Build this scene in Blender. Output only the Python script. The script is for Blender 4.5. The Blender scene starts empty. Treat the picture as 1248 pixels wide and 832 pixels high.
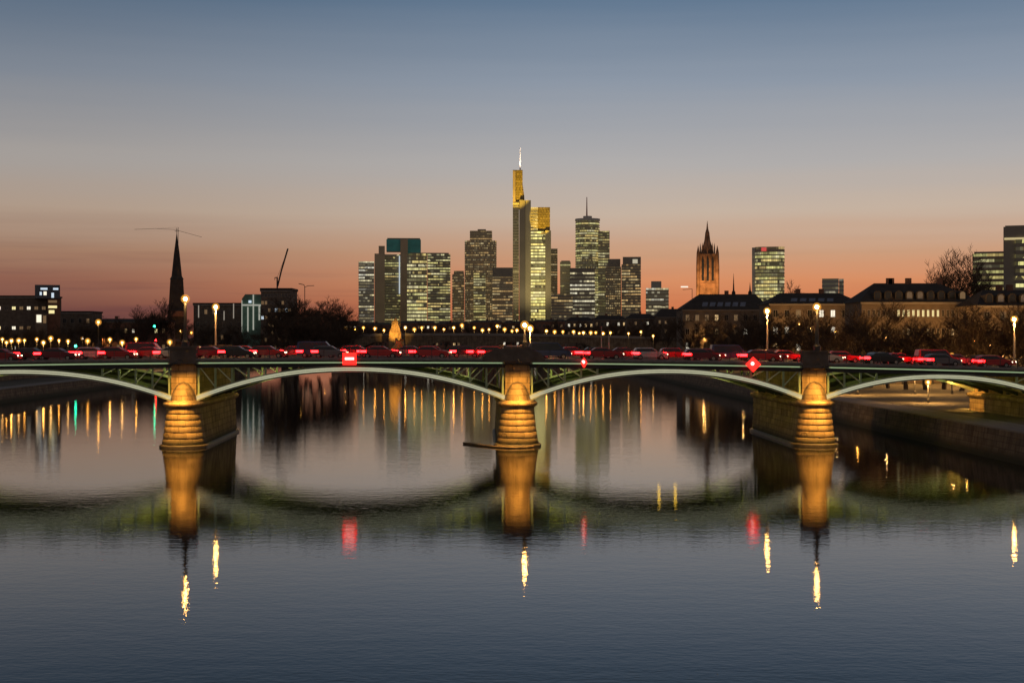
import bpy, bmesh, math, random
from mathutils import Vector, Matrix
R = math.radians
random.seed(7)
scn = bpy.context.scene
COL = scn.collection

# ------------------------------------------------------------------ camera
F, CX, HY, CAMZ = 1733.0, 624.0, 412.0, 12.1
cam_d = bpy.data.cameras.new('camera')
cam = bpy.data.objects.new('camera', cam_d); COL.objects.link(cam)
cam.location = (0, 0, CAMZ); cam.rotation_euler = (R(90), 0, 0)
cam_d.sensor_width = 36; cam_d.lens = 50; cam_d.shift_y = -4/1248
cam_d.clip_start = 0.5; cam_d.clip_end = 30000
scn.camera = cam
scn.view_settings.view_transform = 'Standard'; scn.view_settings.look = 'None'
scn.view_settings.exposure = 0.0; scn.view_settings.gamma = 1.0
scn.view_settings.use_curve_mapping = False
try:
    scn.cycles.use_light_tree = True
    scn.cycles.max_bounces = 6; scn.cycles.glossy_bounces = 4
    scn.cycles.sample_clamp_indirect = 6; scn.cycles.sample_clamp_direct = 0
    scn.cycles.caustics_reflective = True
except Exception:
    pass

# ------------------------------------------------------------------ dusk sky
def lin(r, g, b):
    f = lambda c: (c/255/12.92 if c/255 <= .04045 else ((c/255+.055)/1.055)**2.4)
    return (f(r), f(g), f(b), 1)
world = bpy.data.worlds.new('World'); scn.world = world; world.use_nodes = True
nt = world.node_tree; nt.nodes.clear()
def WN(t): return nt.nodes.new(t)
def wmath(op, a, b=None, c=None, clamp=False):
    n = WN('ShaderNodeMath'); n.operation = op; n.use_clamp = clamp
    for i, v in enumerate((a, b, c)):
        if v is None: continue
        if isinstance(v, (int, float)): n.inputs[i].default_value = v
        else: nt.links.new(v, n.inputs[i])
    return n.outputs[0]
tc = WN('ShaderNodeTexCoord'); sx = WN('ShaderNodeSeparateXYZ'); nt.links.new(tc.outputs['Generated'], sx.inputs[0])
zz = sx.outputs['Z']
# thin stratus drifting along the horizon
mp = WN('ShaderNodeMapping'); mp.inputs['Scale'].default_value = (2.2, 2.2, 46)
nt.links.new(tc.outputs['Generated'], mp.inputs[0])
nz = WN('ShaderNodeTexNoise'); nz.inputs['Scale'].default_value = 1.6; nz.inputs['Detail'].default_value = 4
nt.links.new(mp.outputs[0], nz.inputs['Vector'])
zj = wmath('ADD', zz, wmath('MULTIPLY', wmath('SUBTRACT', nz.outputs[0], .5), .012))
fac = wmath('MULTIPLY', wmath('MAXIMUM', zj, 0.0), 2.0, clamp=True)
def sky_ramp(stops):
    n = WN('ShaderNodeValToRGB'); e = n.color_ramp.elements
    for i, (y, c) in enumerate(stops):
        p = y*2.0
        el = e[i] if i < 2 else e.new(p)
        el.position = p; el.color = lin(*c)
    nt.links.new(fac, n.inputs[0]); return n.outputs[0]
right = sky_ramp([(0.0, (160, 84, 54)), (.0185, (206, 116, 74)), (.0386, (214, 142, 100)), (.0588, (202, 156, 124)), (.0874, (196, 177, 160)),
                  (.1214, (175, 172, 171)), (.177, (140, 151, 166)), (.231, (96, 119, 144)), (.262, (80, 92, 106)), (.33, (58, 62, 70)), (.5, (42, 46, 56))])
left = sky_ramp([(0.0, (84, 54, 54)), (.0185, (112, 72, 66)), (.0386, (142, 96, 80)), (.0588, (160, 124, 102)), (.0874, (174, 153, 136)),
                 (.1214, (163, 157, 153)), (.177, (126, 134, 146)), (.231, (86, 106, 128)), (.262, (74, 86, 100)), (.33, (56, 60, 68)), (.5, (40, 44, 54))])
east = sky_ramp([(0.0, (132, 108, 96)), (.0185, (142, 117, 104)), (.0386, (150, 126, 114)), (.0588, (156, 134, 122)), (.0874, (152, 134, 124)),
                 (.1214, (138, 126, 120)), (.177, (128, 118, 114)), (.231, (118, 110, 108)), (.33, (106, 101, 102)), (.5, (94, 91, 95))])
def wmix(f, a, b):
    n = WN('ShaderNodeMix'); n.data_type = 'RGBA'
    nt.links.new(f, n.inputs['Factor']); nt.links.new(a, n.inputs['A']); nt.links.new(b, n.inputs['B'])
    return n.outputs['Result']
az = wmath('ARCTAN2', sx.outputs['X'], sx.outputs['Y'])       # 0 = along the view, + to the right
mr = WN('ShaderNodeMapRange'); mr.interpolation_type = 'SMOOTHSTEP'
mr.inputs['From Min'].default_value = -.36; mr.inputs['From Max'].default_value = .10
nt.links.new(az, mr.inputs['Value'])
we = WN('ShaderNodeMapRange'); we.interpolation_type = 'SMOOTHSTEP'
we.inputs['From Min'].default_value = .9; we.inputs['From Max'].default_value = 2.2
nt.links.new(wmath('ABSOLUTE', az), we.inputs['Value'])
grad = wmix(we.outputs[0], wmix(mr.outputs[0], left, right), east)
# darker mauve streaks of cloud low on the left
mp2 = WN('ShaderNodeMapping'); mp2.inputs['Scale'].default_value = (3.0, 3.0, 70); mp2.inputs['Location'].default_value = (4.2, 1.3, .4)
nt.links.new(tc.outputs['Generated'], mp2.inputs[0])
nz2 = WN('ShaderNodeTexNoise'); nz2.inputs['Scale'].default_value = 1.4; nz2.inputs['Detail'].default_value = 5
nt.links.new(mp2.outputs[0], nz2.inputs['Vector'])
cl = WN('ShaderNodeMapRange'); cl.inputs['From Min'].default_value = .5; cl.inputs['From Max'].default_value = .75; cl.inputs['To Max'].default_value = .5
nt.links.new(nz2.outputs[0], cl.inputs['Value'])
lowb = WN('ShaderNodeMapRange'); lowb.inputs['From Min'].default_value = .09; lowb.inputs['From Max'].default_value = .03
nt.links.new(zz, lowb.inputs['Value'])
cf = wmath('MULTIPLY', cl.outputs[0], wmath('MULTIPLY', lowb.outputs[0], wmath('SUBTRACT', 1.25, mr.outputs[0])), clamp=True)
mauve = WN('ShaderNodeRGB'); mauve.outputs[0].default_value = lin(84, 56, 66)
grad = wmix(cf, grad, mauve.outputs[0])
SUN_EL, SUN_AZ = R(-1.0), R(16)
sky = WN('ShaderNodeTexSky'); sky.sky_type = 'NISHITA'; sky.sun_disc = False
sky.sun_elevation = SUN_EL; sky.sun_rotation = SUN_AZ; sky.air_density = 1.2; sky.dust_density = 2.0
b1 = WN('ShaderNodeBackground'); b1.inputs['Strength'].default_value = .006; nt.links.new(sky.outputs[0], b1.inputs[0])
b2 = WN('ShaderNodeBackground'); b2.inputs['Strength'].default_value = 1.0; nt.links.new(grad, b2.inputs[0])
ad = WN('ShaderNodeAddShader'); nt.links.new(b1.outputs[0], ad.inputs[0]); nt.links.new(b2.outputs[0], ad.inputs[1])
wo = WN('ShaderNodeOutputWorld'); nt.links.new(ad.outputs[0], wo.inputs[0])
# the last of the sun: almost nothing, from low behind the skyline
sun_d = bpy.data.lights.new('sun', 'SUN'); sun_d.energy = .02; sun_d.angle = R(10); sun_d.color = (1, .55, .32)
sun_d.specular_factor = 0.0
sun = bpy.data.objects.new('sun', sun_d); COL.objects.link(sun)
sd = Vector((math.sin(SUN_AZ), math.cos(SUN_AZ), math.tan(R(1.5)))).normalized()
sun.rotation_euler = sd.to_track_quat('Z', 'Y').to_euler()

# ------------------------------------------------------------------ helpers
def at(px, py, Y): return Vector(((px-CX)/F*Y, Y, CAMZ+(HY-py)/F*Y))
def xw(px, Y): return (px-CX)/F*Y
def zw(py, Y): return CAMZ+(HY-py)/F*Y
ORD = ('first second third fourth fifth sixth seventh eighth ninth tenth eleventh twelfth thirteenth fourteenth fifteenth sixteenth '
       'seventeenth eighteenth nineteenth twentieth').split()
ORD += ['twenty-'+o for o in ORD[:9]] + ['thirtieth'] + ['thirty-'+o for o in ORD[:9]] + ['fortieth'] + ['forty-'+o for o in ORD[:9]]

def bsdf_mat(name):
    m = bpy.data.materials.new(name); m.use_nodes = True
    return m, m.node_tree, m.node_tree.nodes['Principled BSDF']
def mat(name, col, rough=.8, var=.25, scale=1.5, metal=0.0, bump=0.0, bscale=8.0):
    m, t, p = bsdf_mat(name)
    p.inputs['Roughness'].default_value = rough; p.inputs['Metallic'].default_value = metal
    tc = t.nodes.new('ShaderNodeTexCoord')
    n = t.nodes.new('ShaderNodeTexNoise'); n.inputs['Scale'].default_value = scale; n.inputs['Detail'].default_value = 6
    t.links.new(tc.outputs['Object'], n.inputs['Vector'])
    r = t.nodes.new('ShaderNodeValToRGB')
    r.color_ramp.elements[0].position = .3; r.color_ramp.elements[1].position = .7
    r.color_ramp.elements[0].color = tuple(c*(1-var) for c in col[:3])+(1,)
    r.color_ramp.elements[1].color = tuple(min(1, c*(1+var)) for c in col[:3])+(1,)
    t.links.new(n.outputs[0], r.inputs[0]); t.links.new(r.outputs[0], p.inputs['Base Color'])
    if bump:
        n2 = t.nodes.new('ShaderNodeTexNoise'); n2.inputs['Scale'].default_value = bscale; n2.inputs['Detail'].default_value = 5
        t.links.new(tc.outputs['Object'], n2.inputs['Vector'])
        b = t.nodes.new('ShaderNodeBump'); b.inputs['Strength'].default_value = bump; b.inputs['Distance'].default_value = .1
        t.links.new(n2.outputs[0], b.inputs['Height']); t.links.new(b.outputs[0], p.inputs['Normal'])
    return m
def glow(name, col, s, sample=True):
    m, t, p = bsdf_mat(name)
    p.inputs['Base Color'].default_value = (.05, .05, .05, 1)
    p.inputs['Emission Color'].default_value = tuple(col)+(1,); p.inputs['Emission Strength'].default_value = s
    if not sample: m.cycles.emission_sampling = 'NONE'
    return m

def halo_mat():  # halo of light round a lamp, made as a see-through emitting shell
    m, t, p = bsdf_mat('lamp_halo'); out = t.nodes['Material Output']; t.nodes.remove(p)
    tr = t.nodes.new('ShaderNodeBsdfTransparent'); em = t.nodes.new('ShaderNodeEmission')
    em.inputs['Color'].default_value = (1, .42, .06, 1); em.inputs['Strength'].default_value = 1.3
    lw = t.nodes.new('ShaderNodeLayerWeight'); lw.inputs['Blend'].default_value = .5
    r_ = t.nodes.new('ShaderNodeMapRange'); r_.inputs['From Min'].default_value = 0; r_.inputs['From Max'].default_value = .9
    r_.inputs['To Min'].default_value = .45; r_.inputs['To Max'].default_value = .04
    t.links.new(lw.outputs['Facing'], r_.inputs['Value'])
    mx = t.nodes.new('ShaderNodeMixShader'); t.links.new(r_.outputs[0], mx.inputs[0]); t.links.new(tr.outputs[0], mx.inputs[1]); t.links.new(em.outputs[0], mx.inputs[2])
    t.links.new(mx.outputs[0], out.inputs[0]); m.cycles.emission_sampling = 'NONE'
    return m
class MB:
    def __init__(self): self.bm = bmesh.new(); self.uv = None
    def face(self, pts, mi=0):
        f = self.bm.faces.new([self.bm.verts.new(p) for p in pts]); f.material_index = mi; return f
    def box(self, x0, x1, y0, y1, z0, z1, mi=0, M=None):
        vs = [Vector((x, y, z)) for z in (z0, z1) for y in (y0, y1) for x in (x0, x1)]
        if M is not None: vs = [M @ v for v in vs]
        v = [self.bm.verts.new(p) for p in vs]
        for q in ((0,2,3,1), (4,5,7,6), (0,1,5,4), (2,6,7,3), (0,4,6,2), (1,3,7,5)):
            f = self.bm.faces.new([v[i] for i in q]); f.material_index = mi
        return self
    def rings(self, rings, mi=0, cap0=True, cap1=True, closed=True):
        R_ = [[self.bm.verts.new(p) for p in r] for r in rings]; n = len(rings[0])
        for k, (a, b) in enumerate(zip(R_, R_[1:])):
            m = mi[k] if isinstance(mi, (list, tuple)) else mi
            for i in range(n if closed else n-1):
                j = (i+1) % n
                f = self.bm.faces.new((a[i], a[j], b[j], b[i])); f.material_index = m
        m0 = mi[0] if isinstance(mi, (list, tuple)) else mi
        if cap0: self.bm.faces.new(list(reversed(R_[0]))).material_index = m0
        if cap1: self.bm.faces.new(R_[-1]).material_index = m0 if not isinstance(mi, (list, tuple)) else 0
        return self
    def tube(self, pts, rad, n=6, mi=0, cap=True):
        pts = [Vector(p) for p in pts]
        if isinstance(rad, (int, float)): rad = [rad]*len(pts)
        rings = []
        for i, p in enumerate(pts):
            d = (pts[min(i+1, len(pts)-1)]-pts[max(i-1, 0)]).normalized()
            a = d.orthogonal().normalized() if abs(d.z) > .95 else d.cross(Vector((0, 0, 1))).normalized()
            b = d.cross(a)
            rings.append([p+(a*math.cos(t)+b*math.sin(t))*rad[i] for t in (2*math.pi*k/n for k in range(n))])
        return self.rings(rings, mi, cap, cap)
    def lathe(self, prof, c=(0, 0, 0), n=12, mi=0):
        c = Vector(c)
        return self.rings([[c+Vector((r*math.cos(t), r*math.sin(t), z)) for t in (2*math.pi*k/n for k in range(n))] for r, z in prof], mi)
    def ball(self, c, r, n=10, mi=0):
        pr = [(max(.001, r*math.sin(a)), -r*math.cos(a)) for a in (math.pi*k/6 for k in range(7))]
        return self.lathe(pr, c, n, mi)
    def prism(self, poly, y0, y1, mi=0):          # XZ polygon pushed along Y
        a = [Vector((x, y0, z)) for x, z in poly]; b = [Vector((x, y1, z)) for x, z in poly]
        return self.rings([a, b], mi)
    def build(self, name, mats, parent=None, loc=None, smooth=False, rot=0):
        bmesh.ops.recalc_face_normals(self.bm, faces=self.bm.faces)
        me = bpy.data.meshes.new(name); self.bm.to_mesh(me); self.bm.free()
        for m in (mats if isinstance(mats, (list, tuple)) else [mats]): me.materials.append(m)
        if smooth:
            for p in me.polygons: p.use_smooth = True
        o = bpy.data.objects.new(name, me); COL.objects.link(o)
        if parent: o.parent = parent
        if loc is not None: o.location = loc
        o.rotation_euler.z = rot
        return o
def tag(o, label, cat, group=None, kind=None):
    o['label'] = label; o['category'] = cat
    if group: o['group'] = group
    if kind: o['kind'] = kind
    return o
def struct(o): o['kind'] = 'structure'; return o
def thing(name, label, cat, loc=(0, 0, 0), rot=0, group=None):
    o = bpy.data.objects.new(name, None); COL.objects.link(o)
    o.empty_display_size = .5; o.location = loc; o.rotation_euler.z = rot
    return tag(o, label, cat, group)
def dup(root, loc=None, rot=None, label=None, group=None, scale=None):
    r = root.copy(); COL.objects.link(r)
    if loc is not None: r.location = loc
    if rot is not None: r.rotation_euler.z = rot
    if scale is not None: r.scale = (scale,)*3
    if label: r['label'] = label
    if group: r['group'] = group
    for ch in KIDS(root):
        c = ch.copy(); COL.objects.link(c); c.parent = r
        for g in KIDS(ch):
            d = g.copy(); COL.objects.link(d); d.parent = c
    return r
def KIDS(o): return list(o.children)
def spot(parent, loc, target, energy, col, angle=60, blend=.6, radius=.15, name='floodlight_lamp'):
    d = bpy.data.lights.new(name, 'SPOT'); d.energy = energy; d.color = col; d.spot_size = R(angle); d.spot_blend = blend
    d.shadow_soft_size = radius
    o = bpy.data.objects.new(name, d); COL.objects.link(o)
    if parent: o.parent = parent
    o.location = loc; o.rotation_euler = (Vector(target)-Vector(loc)).to_track_quat('-Z', 'Y').to_euler()
    return o

# ------------------------------------------------------------------ materials
M = {}
def masonry(name, col, row=.55, wid=1.3, tide=True, z0=0.0, mort=.035):
    m, t, p = bsdf_mat(name); L = t.links; p.inputs['Roughness'].default_value = .85
    tc = t.nodes.new('ShaderNodeTexCoord'); se = t.nodes.new('ShaderNodeSeparateXYZ'); L.new(tc.outputs['Object'], se.inputs[0])
    ad_ = t.nodes.new('ShaderNodeMath'); ad_.operation = 'ADD'; L.new(se.outputs[0], ad_.inputs[0]); L.new(se.outputs[1], ad_.inputs[1])
    co = t.nodes.new('ShaderNodeCombineXYZ'); L.new(ad_.outputs[0], co.inputs[0])
    zz_ = t.nodes.new('ShaderNodeMath'); zz_.operation = 'SUBTRACT'; zz_.inputs[1].default_value = z0; L.new(se.outputs[2], zz_.inputs[0]); L.new(zz_.outputs[0], co.inputs[1])
    br = t.nodes.new('ShaderNodeTexBrick'); br.inputs['Scale'].default_value = 1; br.inputs['Brick Width'].default_value = wid; br.inputs['Row Height'].default_value = row
    br.inputs['Mortar Size'].default_value = mort; br.inputs['Mortar Smooth'].default_value = .4
    br.inputs['Color1'].default_value = tuple(c*1.15 for c in col)+(1,); br.inputs['Color2'].default_value = tuple(c*.72 for c in col)+(1,); br.inputs['Mortar'].default_value = tuple(c*.42 for c in col)+(1,)
    L.new(co.outputs[0], br.inputs['Vector'])
    n = t.nodes.new('ShaderNodeTexNoise'); n.inputs['Scale'].default_value = .8; n.inputs['Detail'].default_value = 8; n.inputs['Roughness'].default_value = .65
    mp_ = t.nodes.new('ShaderNodeMapping'); mp_.inputs['Scale'].default_value = (1.6, 1.6, .35); L.new(tc.outputs['Object'], mp_.inputs[0]); L.new(mp_.outputs[0], n.inputs['Vector'])
    rp = t.nodes.new('ShaderNodeValToRGB'); rp.color_ramp.elements[0].position = .34; rp.color_ramp.elements[0].color = (.3, .27, .22, 1); rp.color_ramp.elements[1].position = .58; rp.color_ramp.elements[1].color = (1, 1, 1, 1)
    L.new(n.outputs[0], rp.inputs[0])
    mx = t.nodes.new('ShaderNodeMix'); mx.data_type = 'RGBA'; mx.blend_type = 'MULTIPLY'; mx.inputs['Factor'].default_value = .75
    L.new(br.outputs['Color'], mx.inputs['A']); L.new(rp.outputs[0], mx.inputs['B']); outc = mx.outputs['Result']
    if tide:
        zr_ = t.nodes.new('ShaderNodeMapRange'); zr_.inputs['From Min'].default_value = .35; zr_.inputs['From Max'].default_value = 1.25
        zn = t.nodes.new('ShaderNodeMath'); zn.operation = 'ADD'; L.new(se.outputs[2], zn.inputs[0])
        zm = t.nodes.new('ShaderNodeMath'); zm.operation = 'MULTIPLY'; zm.inputs[1].default_value = -.9; L.new(n.outputs[0], zm.inputs[0]); L.new(zm.outputs[0], zn.inputs[1])
        zo = t.nodes.new('ShaderNodeMath'); zo.operation = 'ADD'; zo.inputs[1].default_value = .45; L.new(zn.outputs[0], zo.inputs[0]); L.new(zo.outputs[0], zr_.inputs['Value'])
        m2 = t.nodes.new('ShaderNodeMix'); m2.data_type = 'RGBA'; L.new(zr_.outputs[0], m2.inputs['Factor']); m2.inputs['A'].default_value = (.05, .048, .025, 1); L.new(outc, m2.inputs['B']); outc = m2.outputs['Result']
    L.new(outc, p.inputs['Base Color'])
    n2 = t.nodes.new('ShaderNodeTexNoise'); n2.inputs['Scale'].default_value = 5; n2.inputs['Detail'].default_value = 6; L.new(tc.outputs['Object'], n2.inputs['Vector'])
    sm = t.nodes.new('ShaderNodeMath'); sm.operation = 'SUBTRACT'; L.new(n2.outputs[0], sm.inputs[0]); L.new(br.outputs['Fac'], sm.inputs[1])
    b = t.nodes.new('ShaderNodeBump'); b.inputs['Strength'].default_value = .6; b.inputs['Distance'].default_value = .06; L.new(sm.outputs[0], b.inputs['Height']); L.new(b.outputs[0], p.inputs['Normal'])
    return m
M['stone'] = masonry('pier_sandstone', (.44, .29, .14), .68, 1.7, z0=.3)
M['stone_dark'] = mat('weathered_shaded_stone', (.14, .11, .085), .9, .3, .8, bump=.3, bscale=3)
M['plinth'] = mat('wet_stone', (.10, .075, .05), .5, .3, 1.2)
M['asphalt'] = mat('asphalt', (.05, .05, .052), .85, .2, 2)
M['pave'] = mat('paving', (.22, .2, .18), .85, .2, 2)
M['grn'] = mat('green_bridge_paint', (.16, .24, .13), .5, .25, 1.2)
M['soffit'] = mat('floodlit_soffit_green', (.34, .36, .1), .6, .2, .6)  # flood glow on the underside put into the colour of soffit and beams
M['grn_light'] = mat('light_green_paint', (.36, .46, .27), .5, .2, 1.0)
M['grn_shaded'] = mat('shaded_rib_green', (.05, .065, .035), .5, .25, 1.2)  # inner ribs: dimness between the arches put into a darker green
M['pale'] = mat('pale_green_paint', (.55, .6, .45), .45, .12, 1.0)
M['dksteel'] = mat('dark_steel', (.035, .035, .035), .55, .2, 2)
M['steel'] = mat('grey_steel', (.35, .33, .3), .45, .15, 2)
M['quay'] = masonry('quay_stone', (.24, .18, .12), .6, 1.6)
M['ground'] = mat('ground_soil', (.085, .075, .05), .95, .35, .05, bump=.3, bscale=.6)
M['slate'] = mat('slate_roof', (.05, .042, .036), .9, .25, .7)
M['plaster'] = mat('plaster', (.17, .13, .095), .9, .2, .5)
M['brick'] = mat('brick', (.2, .1, .065), .9, .25, .8)
M['bark'] = mat('bark', (.06, .042, .03), .95, .3, 2)
M['twig'] = mat('twigs', (.075, .05, .032), .95, .3, .6)
M['white'] = mat('white_paint', (.7, .7, .68), .5, .08, 2)
M['black'] = mat('black_rubber', (.02, .02, .02), .8, .1, 3)
M['wood'] = mat('timber_fender', (.3, .2, .11), .8, .25, 1.5)
M['conc'] = mat('concrete', (.26, .23, .2), .9, .2, .3)
M['copper'] = mat('copper_green', (.1, .19, .15), .7, .2, .8)
M['teal'] = mat('teal_glass', (.07, .42, .42), .35, .2, .1)
M['dglass'] = mat('dark_glass', (.02, .024, .028), .12, .2, 1)
M['redsand'] = mat('red_sandstone', (.26, .15, .09), .9, .5, .25, bump=.5, bscale=.8)
M['lamp'] = glow('lamp_sodium', (1, .5, .12), 250)
M['lamp_far'] = glow('lamp_sodium_far', (1, .40, .06), 85)
M['lamp_far_bright'] = glow('lamp_sodium_bright', (1, .43, .08), 150)
M['lamp_far_dim'] = glow('lamp_sodium_dim', (1, .38, .05), 45)
M['lamp_big'] = glow('lamp_sodium_big', (1, .42, .07), 50)
M['halo'] = halo_mat()
M['lamp_warm'] = glow('lamp_warm', (1, .5, .14), 45)
M['lamp_white'] = glow('lamp_white', (.85, .92, 1), 16)
M['win_warm'] = glow('window_warm', (1, .66, .3), .8, False)
M['win_white'] = glow('window_white', (1, .9, .7), 1.1, False)
M['win_blue'] = glow('window_cool', (.75, .88, 1), .8, False)
M['win_yel'] = glow('window_yellow', (1, .85, .4), 1.0, False)
M['red_on'] = glow('red_light', (1, .005, .006), 44)
M['red_dim'] = glow('red_lamp_dim', (1, .03, .02), 3)
M['head'] = glow('headlight', (1, .8, .5), 6)
M['green_on'] = glow('green_light', (.02, 1, .45), 22)
M['strip'] = glow('arch_light_strip', (.95, .92, .66), .75)
M['strip_green'] = glow('girder_light_strip', (.55, .75, .42), .5)
M['sign_red'] = glow('sign_red_backlit', (1, .018, .012), 2.4)
M['sign_white'] = glow('sign_white_backlit', (1, .75, .66), 2.6)
M['yellow_on'] = glow('yellow_nav_light', (1, .6, .05), 7)

def facade_mat(name, seed, w=3.0, fh=3.8, p_run=.3, p_one=.3, s=.9, cols=((1, .72, .32), (.95, .9, .5), (1, .95, .78)), base=(.17, .15, .115), run=7, mull=.04, fill_glow=.035):
    m, t, p = bsdf_mat(name); L = t.links
    def mth(op, a, b=None, clamp=False):
        n = t.nodes.new('ShaderNodeMath'); n.operation = op; n.use_clamp = clamp
        for i, v in enumerate((a, b)):
            if v is None: continue
            if isinstance(v, (int, float)): n.inputs[i].default_value = v
            else: L.new(v, n.inputs[i])
        return n.outputs[0]
    uv = t.nodes.new('ShaderNodeUVMap'); se = t.nodes.new('ShaderNodeSeparateXYZ'); L.new(uv.outputs[0], se.inputs[0])
    u, v = se.outputs[0], se.outputs[1]
    def wn(a, b, k):
        c = t.nodes.new('ShaderNodeCombineXYZ'); L.new(a, c.inputs[0]); L.new(b, c.inputs[1]); c.inputs[2].default_value = seed*7.31+k
        n = t.nodes.new('ShaderNodeTexWhiteNoise'); n.noise_dimensions = '3D'; L.new(c.outputs[0], n.inputs[0]); return n
    cu = mth('FLOOR', mth('DIVIDE', u, w)); row = mth('FLOOR', mth('DIVIDE', v, fh))
    ru = mth('FLOOR', mth('DIVIDE', mth('ADD', u, mth('MULTIPLY', wn(row, row, 9).outputs[0], w*run)), w*run))
    r1 = wn(ru, row, 1); r2 = wn(cu, row, 2)
    big = t.nodes.new('ShaderNodeTexNoise'); big.noise_dimensions = '3D'; big.inputs['Scale'].default_value = .035
    cc = t.nodes.new('ShaderNodeCombineXYZ'); L.new(u, cc.inputs[0]); L.new(v, cc.inputs[1]); cc.inputs[2].default_value = seed*3.7
    L.new(cc.outputs[0], big.inputs['Vector'])
    pm = mth('MULTIPLY', mth('SUBTRACT', big.outputs[0], .32), 2.9, clamp=True)
    fl = wn(row, row, 11).outputs[0]
    l1 = mth('MAXIMUM', mth('GREATER_THAN', mth('MULTIPLY', pm, 2*p_run), r1.outputs[0]), mth('GREATER_THAN', fl, 1-p_run*.3)); l2 = mth('GREATER_THAN', p_one, r2.outputs[0])
    b1 = mth('MULTIPLY', l1, mth('ADD', .3, mth('MULTIPLY', r2.outputs[0], .5)))
    b2 = mth('MULTIPLY', l2, mth('ADD', .03, mth('MULTIPLY', wn(cu, row, 4).outputs[0], .3)))
    fr = mth('FRACT', mth('DIVIDE', u, w)); mu = mth('MULTIPLY', mth('GREATER_THAN', fr, mull), mth('LESS_THAN', fr, 1-mull))
    dk = mth('ADD', .2, mth('MULTIPLY', mth('GREATER_THAN', fl, .16), .8))
    e = mth('ADD', mth('MULTIPLY', mth('MULTIPLY', mth('MULTIPLY', mth('MAXIMUM', b1, b2), dk), mu), s), fill_glow)  # constant term: even glow added to all the glass to lift dark facades
    rp = t.nodes.new('ShaderNodeValToRGB'); rp.color_ramp.elements[0].color = cols[0]+(1,); rp.color_ramp.elements[1].color = cols[2]+(1,)
    el = rp.color_ramp.elements.new(.5); el.color = cols[1]+(1,)
    L.new(wn(ru, row, 5).outputs[0], rp.inputs[0])
    L.new(rp.outputs[0], p.inputs['Emission Color']); L.new(e, p.inputs['Emission Strength'])
    p.inputs['Base Color'].default_value = base+(1,); p.inputs['Roughness'].default_value = .25
    m.cycles.emission_sampling = 'NONE'
    return m

# ------------------------------------------------------------------ setting: water, ground, quays
m, t, p = bsdf_mat('river_water')
p.inputs['Base Color'].default_value = (.010, .011, .012, 1); p.inputs['IOR'].default_value = 1.33
p.inputs['Roughness'].default_value = .023
p.inputs['Specular Tint'].default_value = (1, .76, .58, 1)
tcn = t.nodes.new('ShaderNodeTexCoord')
def wav(scale, sxy, det=3):
    a = t.nodes.new('ShaderNodeMapping'); a.inputs['Scale'].default_value = (sxy[0], sxy[1], 1); t.links.new(tcn.outputs['Object'], a.inputs[0])
    n = t.nodes.new('ShaderNodeTexNoise'); n.inputs['Scale'].default_value = scale; n.inputs['Detail'].default_value = det
    t.links.new(a.outputs[0], n.inputs['Vector']); return n.outputs[0]
w1, w2, w3 = wav(.9, (.6, 1.0)), wav(.16, (.45, 1)), wav(3.2, (.7, 1))
b1_ = t.nodes.new('ShaderNodeBump'); b1_.inputs['Strength'].default_value = .0075; b1_.inputs['Distance'].default_value = 1; t.links.new(w1, b1_.inputs['Height'])
b2_ = t.nodes.new('ShaderNodeBump'); b2_.inputs['Strength'].default_value = .003; b2_.inputs['Distance'].default_value = 2; t.links.new(w2, b2_.inputs['Height'])
b3_ = t.nodes.new('ShaderNodeBump'); b3_.inputs['Strength'].default_value = .0165; b3_.inputs['Distance'].default_value = .3; t.links.new(w3, b3_.inputs['Height'])
t.links.new(b1_.outputs[0], b2_.inputs['Normal']); t.links.new(b2_.outputs[0], b3_.inputs['Normal']); t.links.new(b3_.outputs[0], p.inputs['Normal'])
M['water'] = m
w = MB(); w.face([(-900, -400, 0), (900, -400, 0), (900, 1520, 0), (-900, 1520, 0)])
struct(w.build('water', M['water']))

def bank_r(Y): return 49-.02*(Y-136)
def bank_l(Y): return -95-.04*(Y-264)
g = MB()
ST = [-400, 0, 136, 264, 420, 620, 900, 1500]
ZR, ZL, ZU = 2.7, 2.3, 4.2
vr = [[g.bm.verts.new(q) for q in ((bank_r(Y)+.3, Y, -3), (bank_r(Y)+.3, Y, ZR), (bank_r(Y)+60, Y, ZR), (bank_r(Y)+75, Y, 4.2), (6000, Y, 4.2))] for Y in ST]
vl = [[g.bm.verts.new(q) for q in ((bank_l(Y)-.3, Y, -3), (bank_l(Y)-.3, Y, ZL), (bank_l(Y)-20, Y, ZL), (bank_l(Y)-20.6, Y, ZU), (-6000, Y, ZU))] for Y in ST]
for V in (vr, vl):
    for a, b in zip(V, V[1:]):
        for i in range(4): g.bm.faces.new((a[i], a[i+1], b[i+1], b[i]))
far = [g.bm.verts.new(q) for q in ((-6000, 9000, ZU), (6000, 9000, 4.2))]
g.bm.faces.new((vl[-1][4], vl[-1][3], vl[-1][2], vl[-1][1], vr[-1][1], vr[-1][2], vr[-1][3], vr[-1][4], far[1], far[0]))
g.bm.faces.new((vl[-1][0], vl[-1][1], vr[-1][1], vr[-1][0]))
struct(g.build('ground', M['ground']))
pm = MB()
for a, b in zip(ST, ST[1:]):
    pm.face([(bank_r(a)+.9, a, ZR+.004), (bank_r(a)+7, a, ZR+.004), (bank_r(b)+7, b, ZR+.004), (bank_r(b)+.9, b, ZR+.004)])
bmesh.ops.remove_doubles(pm.bm, verts=pm.bm.verts, dist=.01)
struct(pm.build('riverside_path', M['pave']))
pm = MB()
for a, b in zip(ST, ST[1:]):
    pm.face([(bank_l(a)-.9, a, ZL+.004), (bank_l(a)-7, a, ZL+.004), (bank_l(b)-7, b, ZL+.004), (bank_l(b)-.9, b, ZL+.004)])
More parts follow.
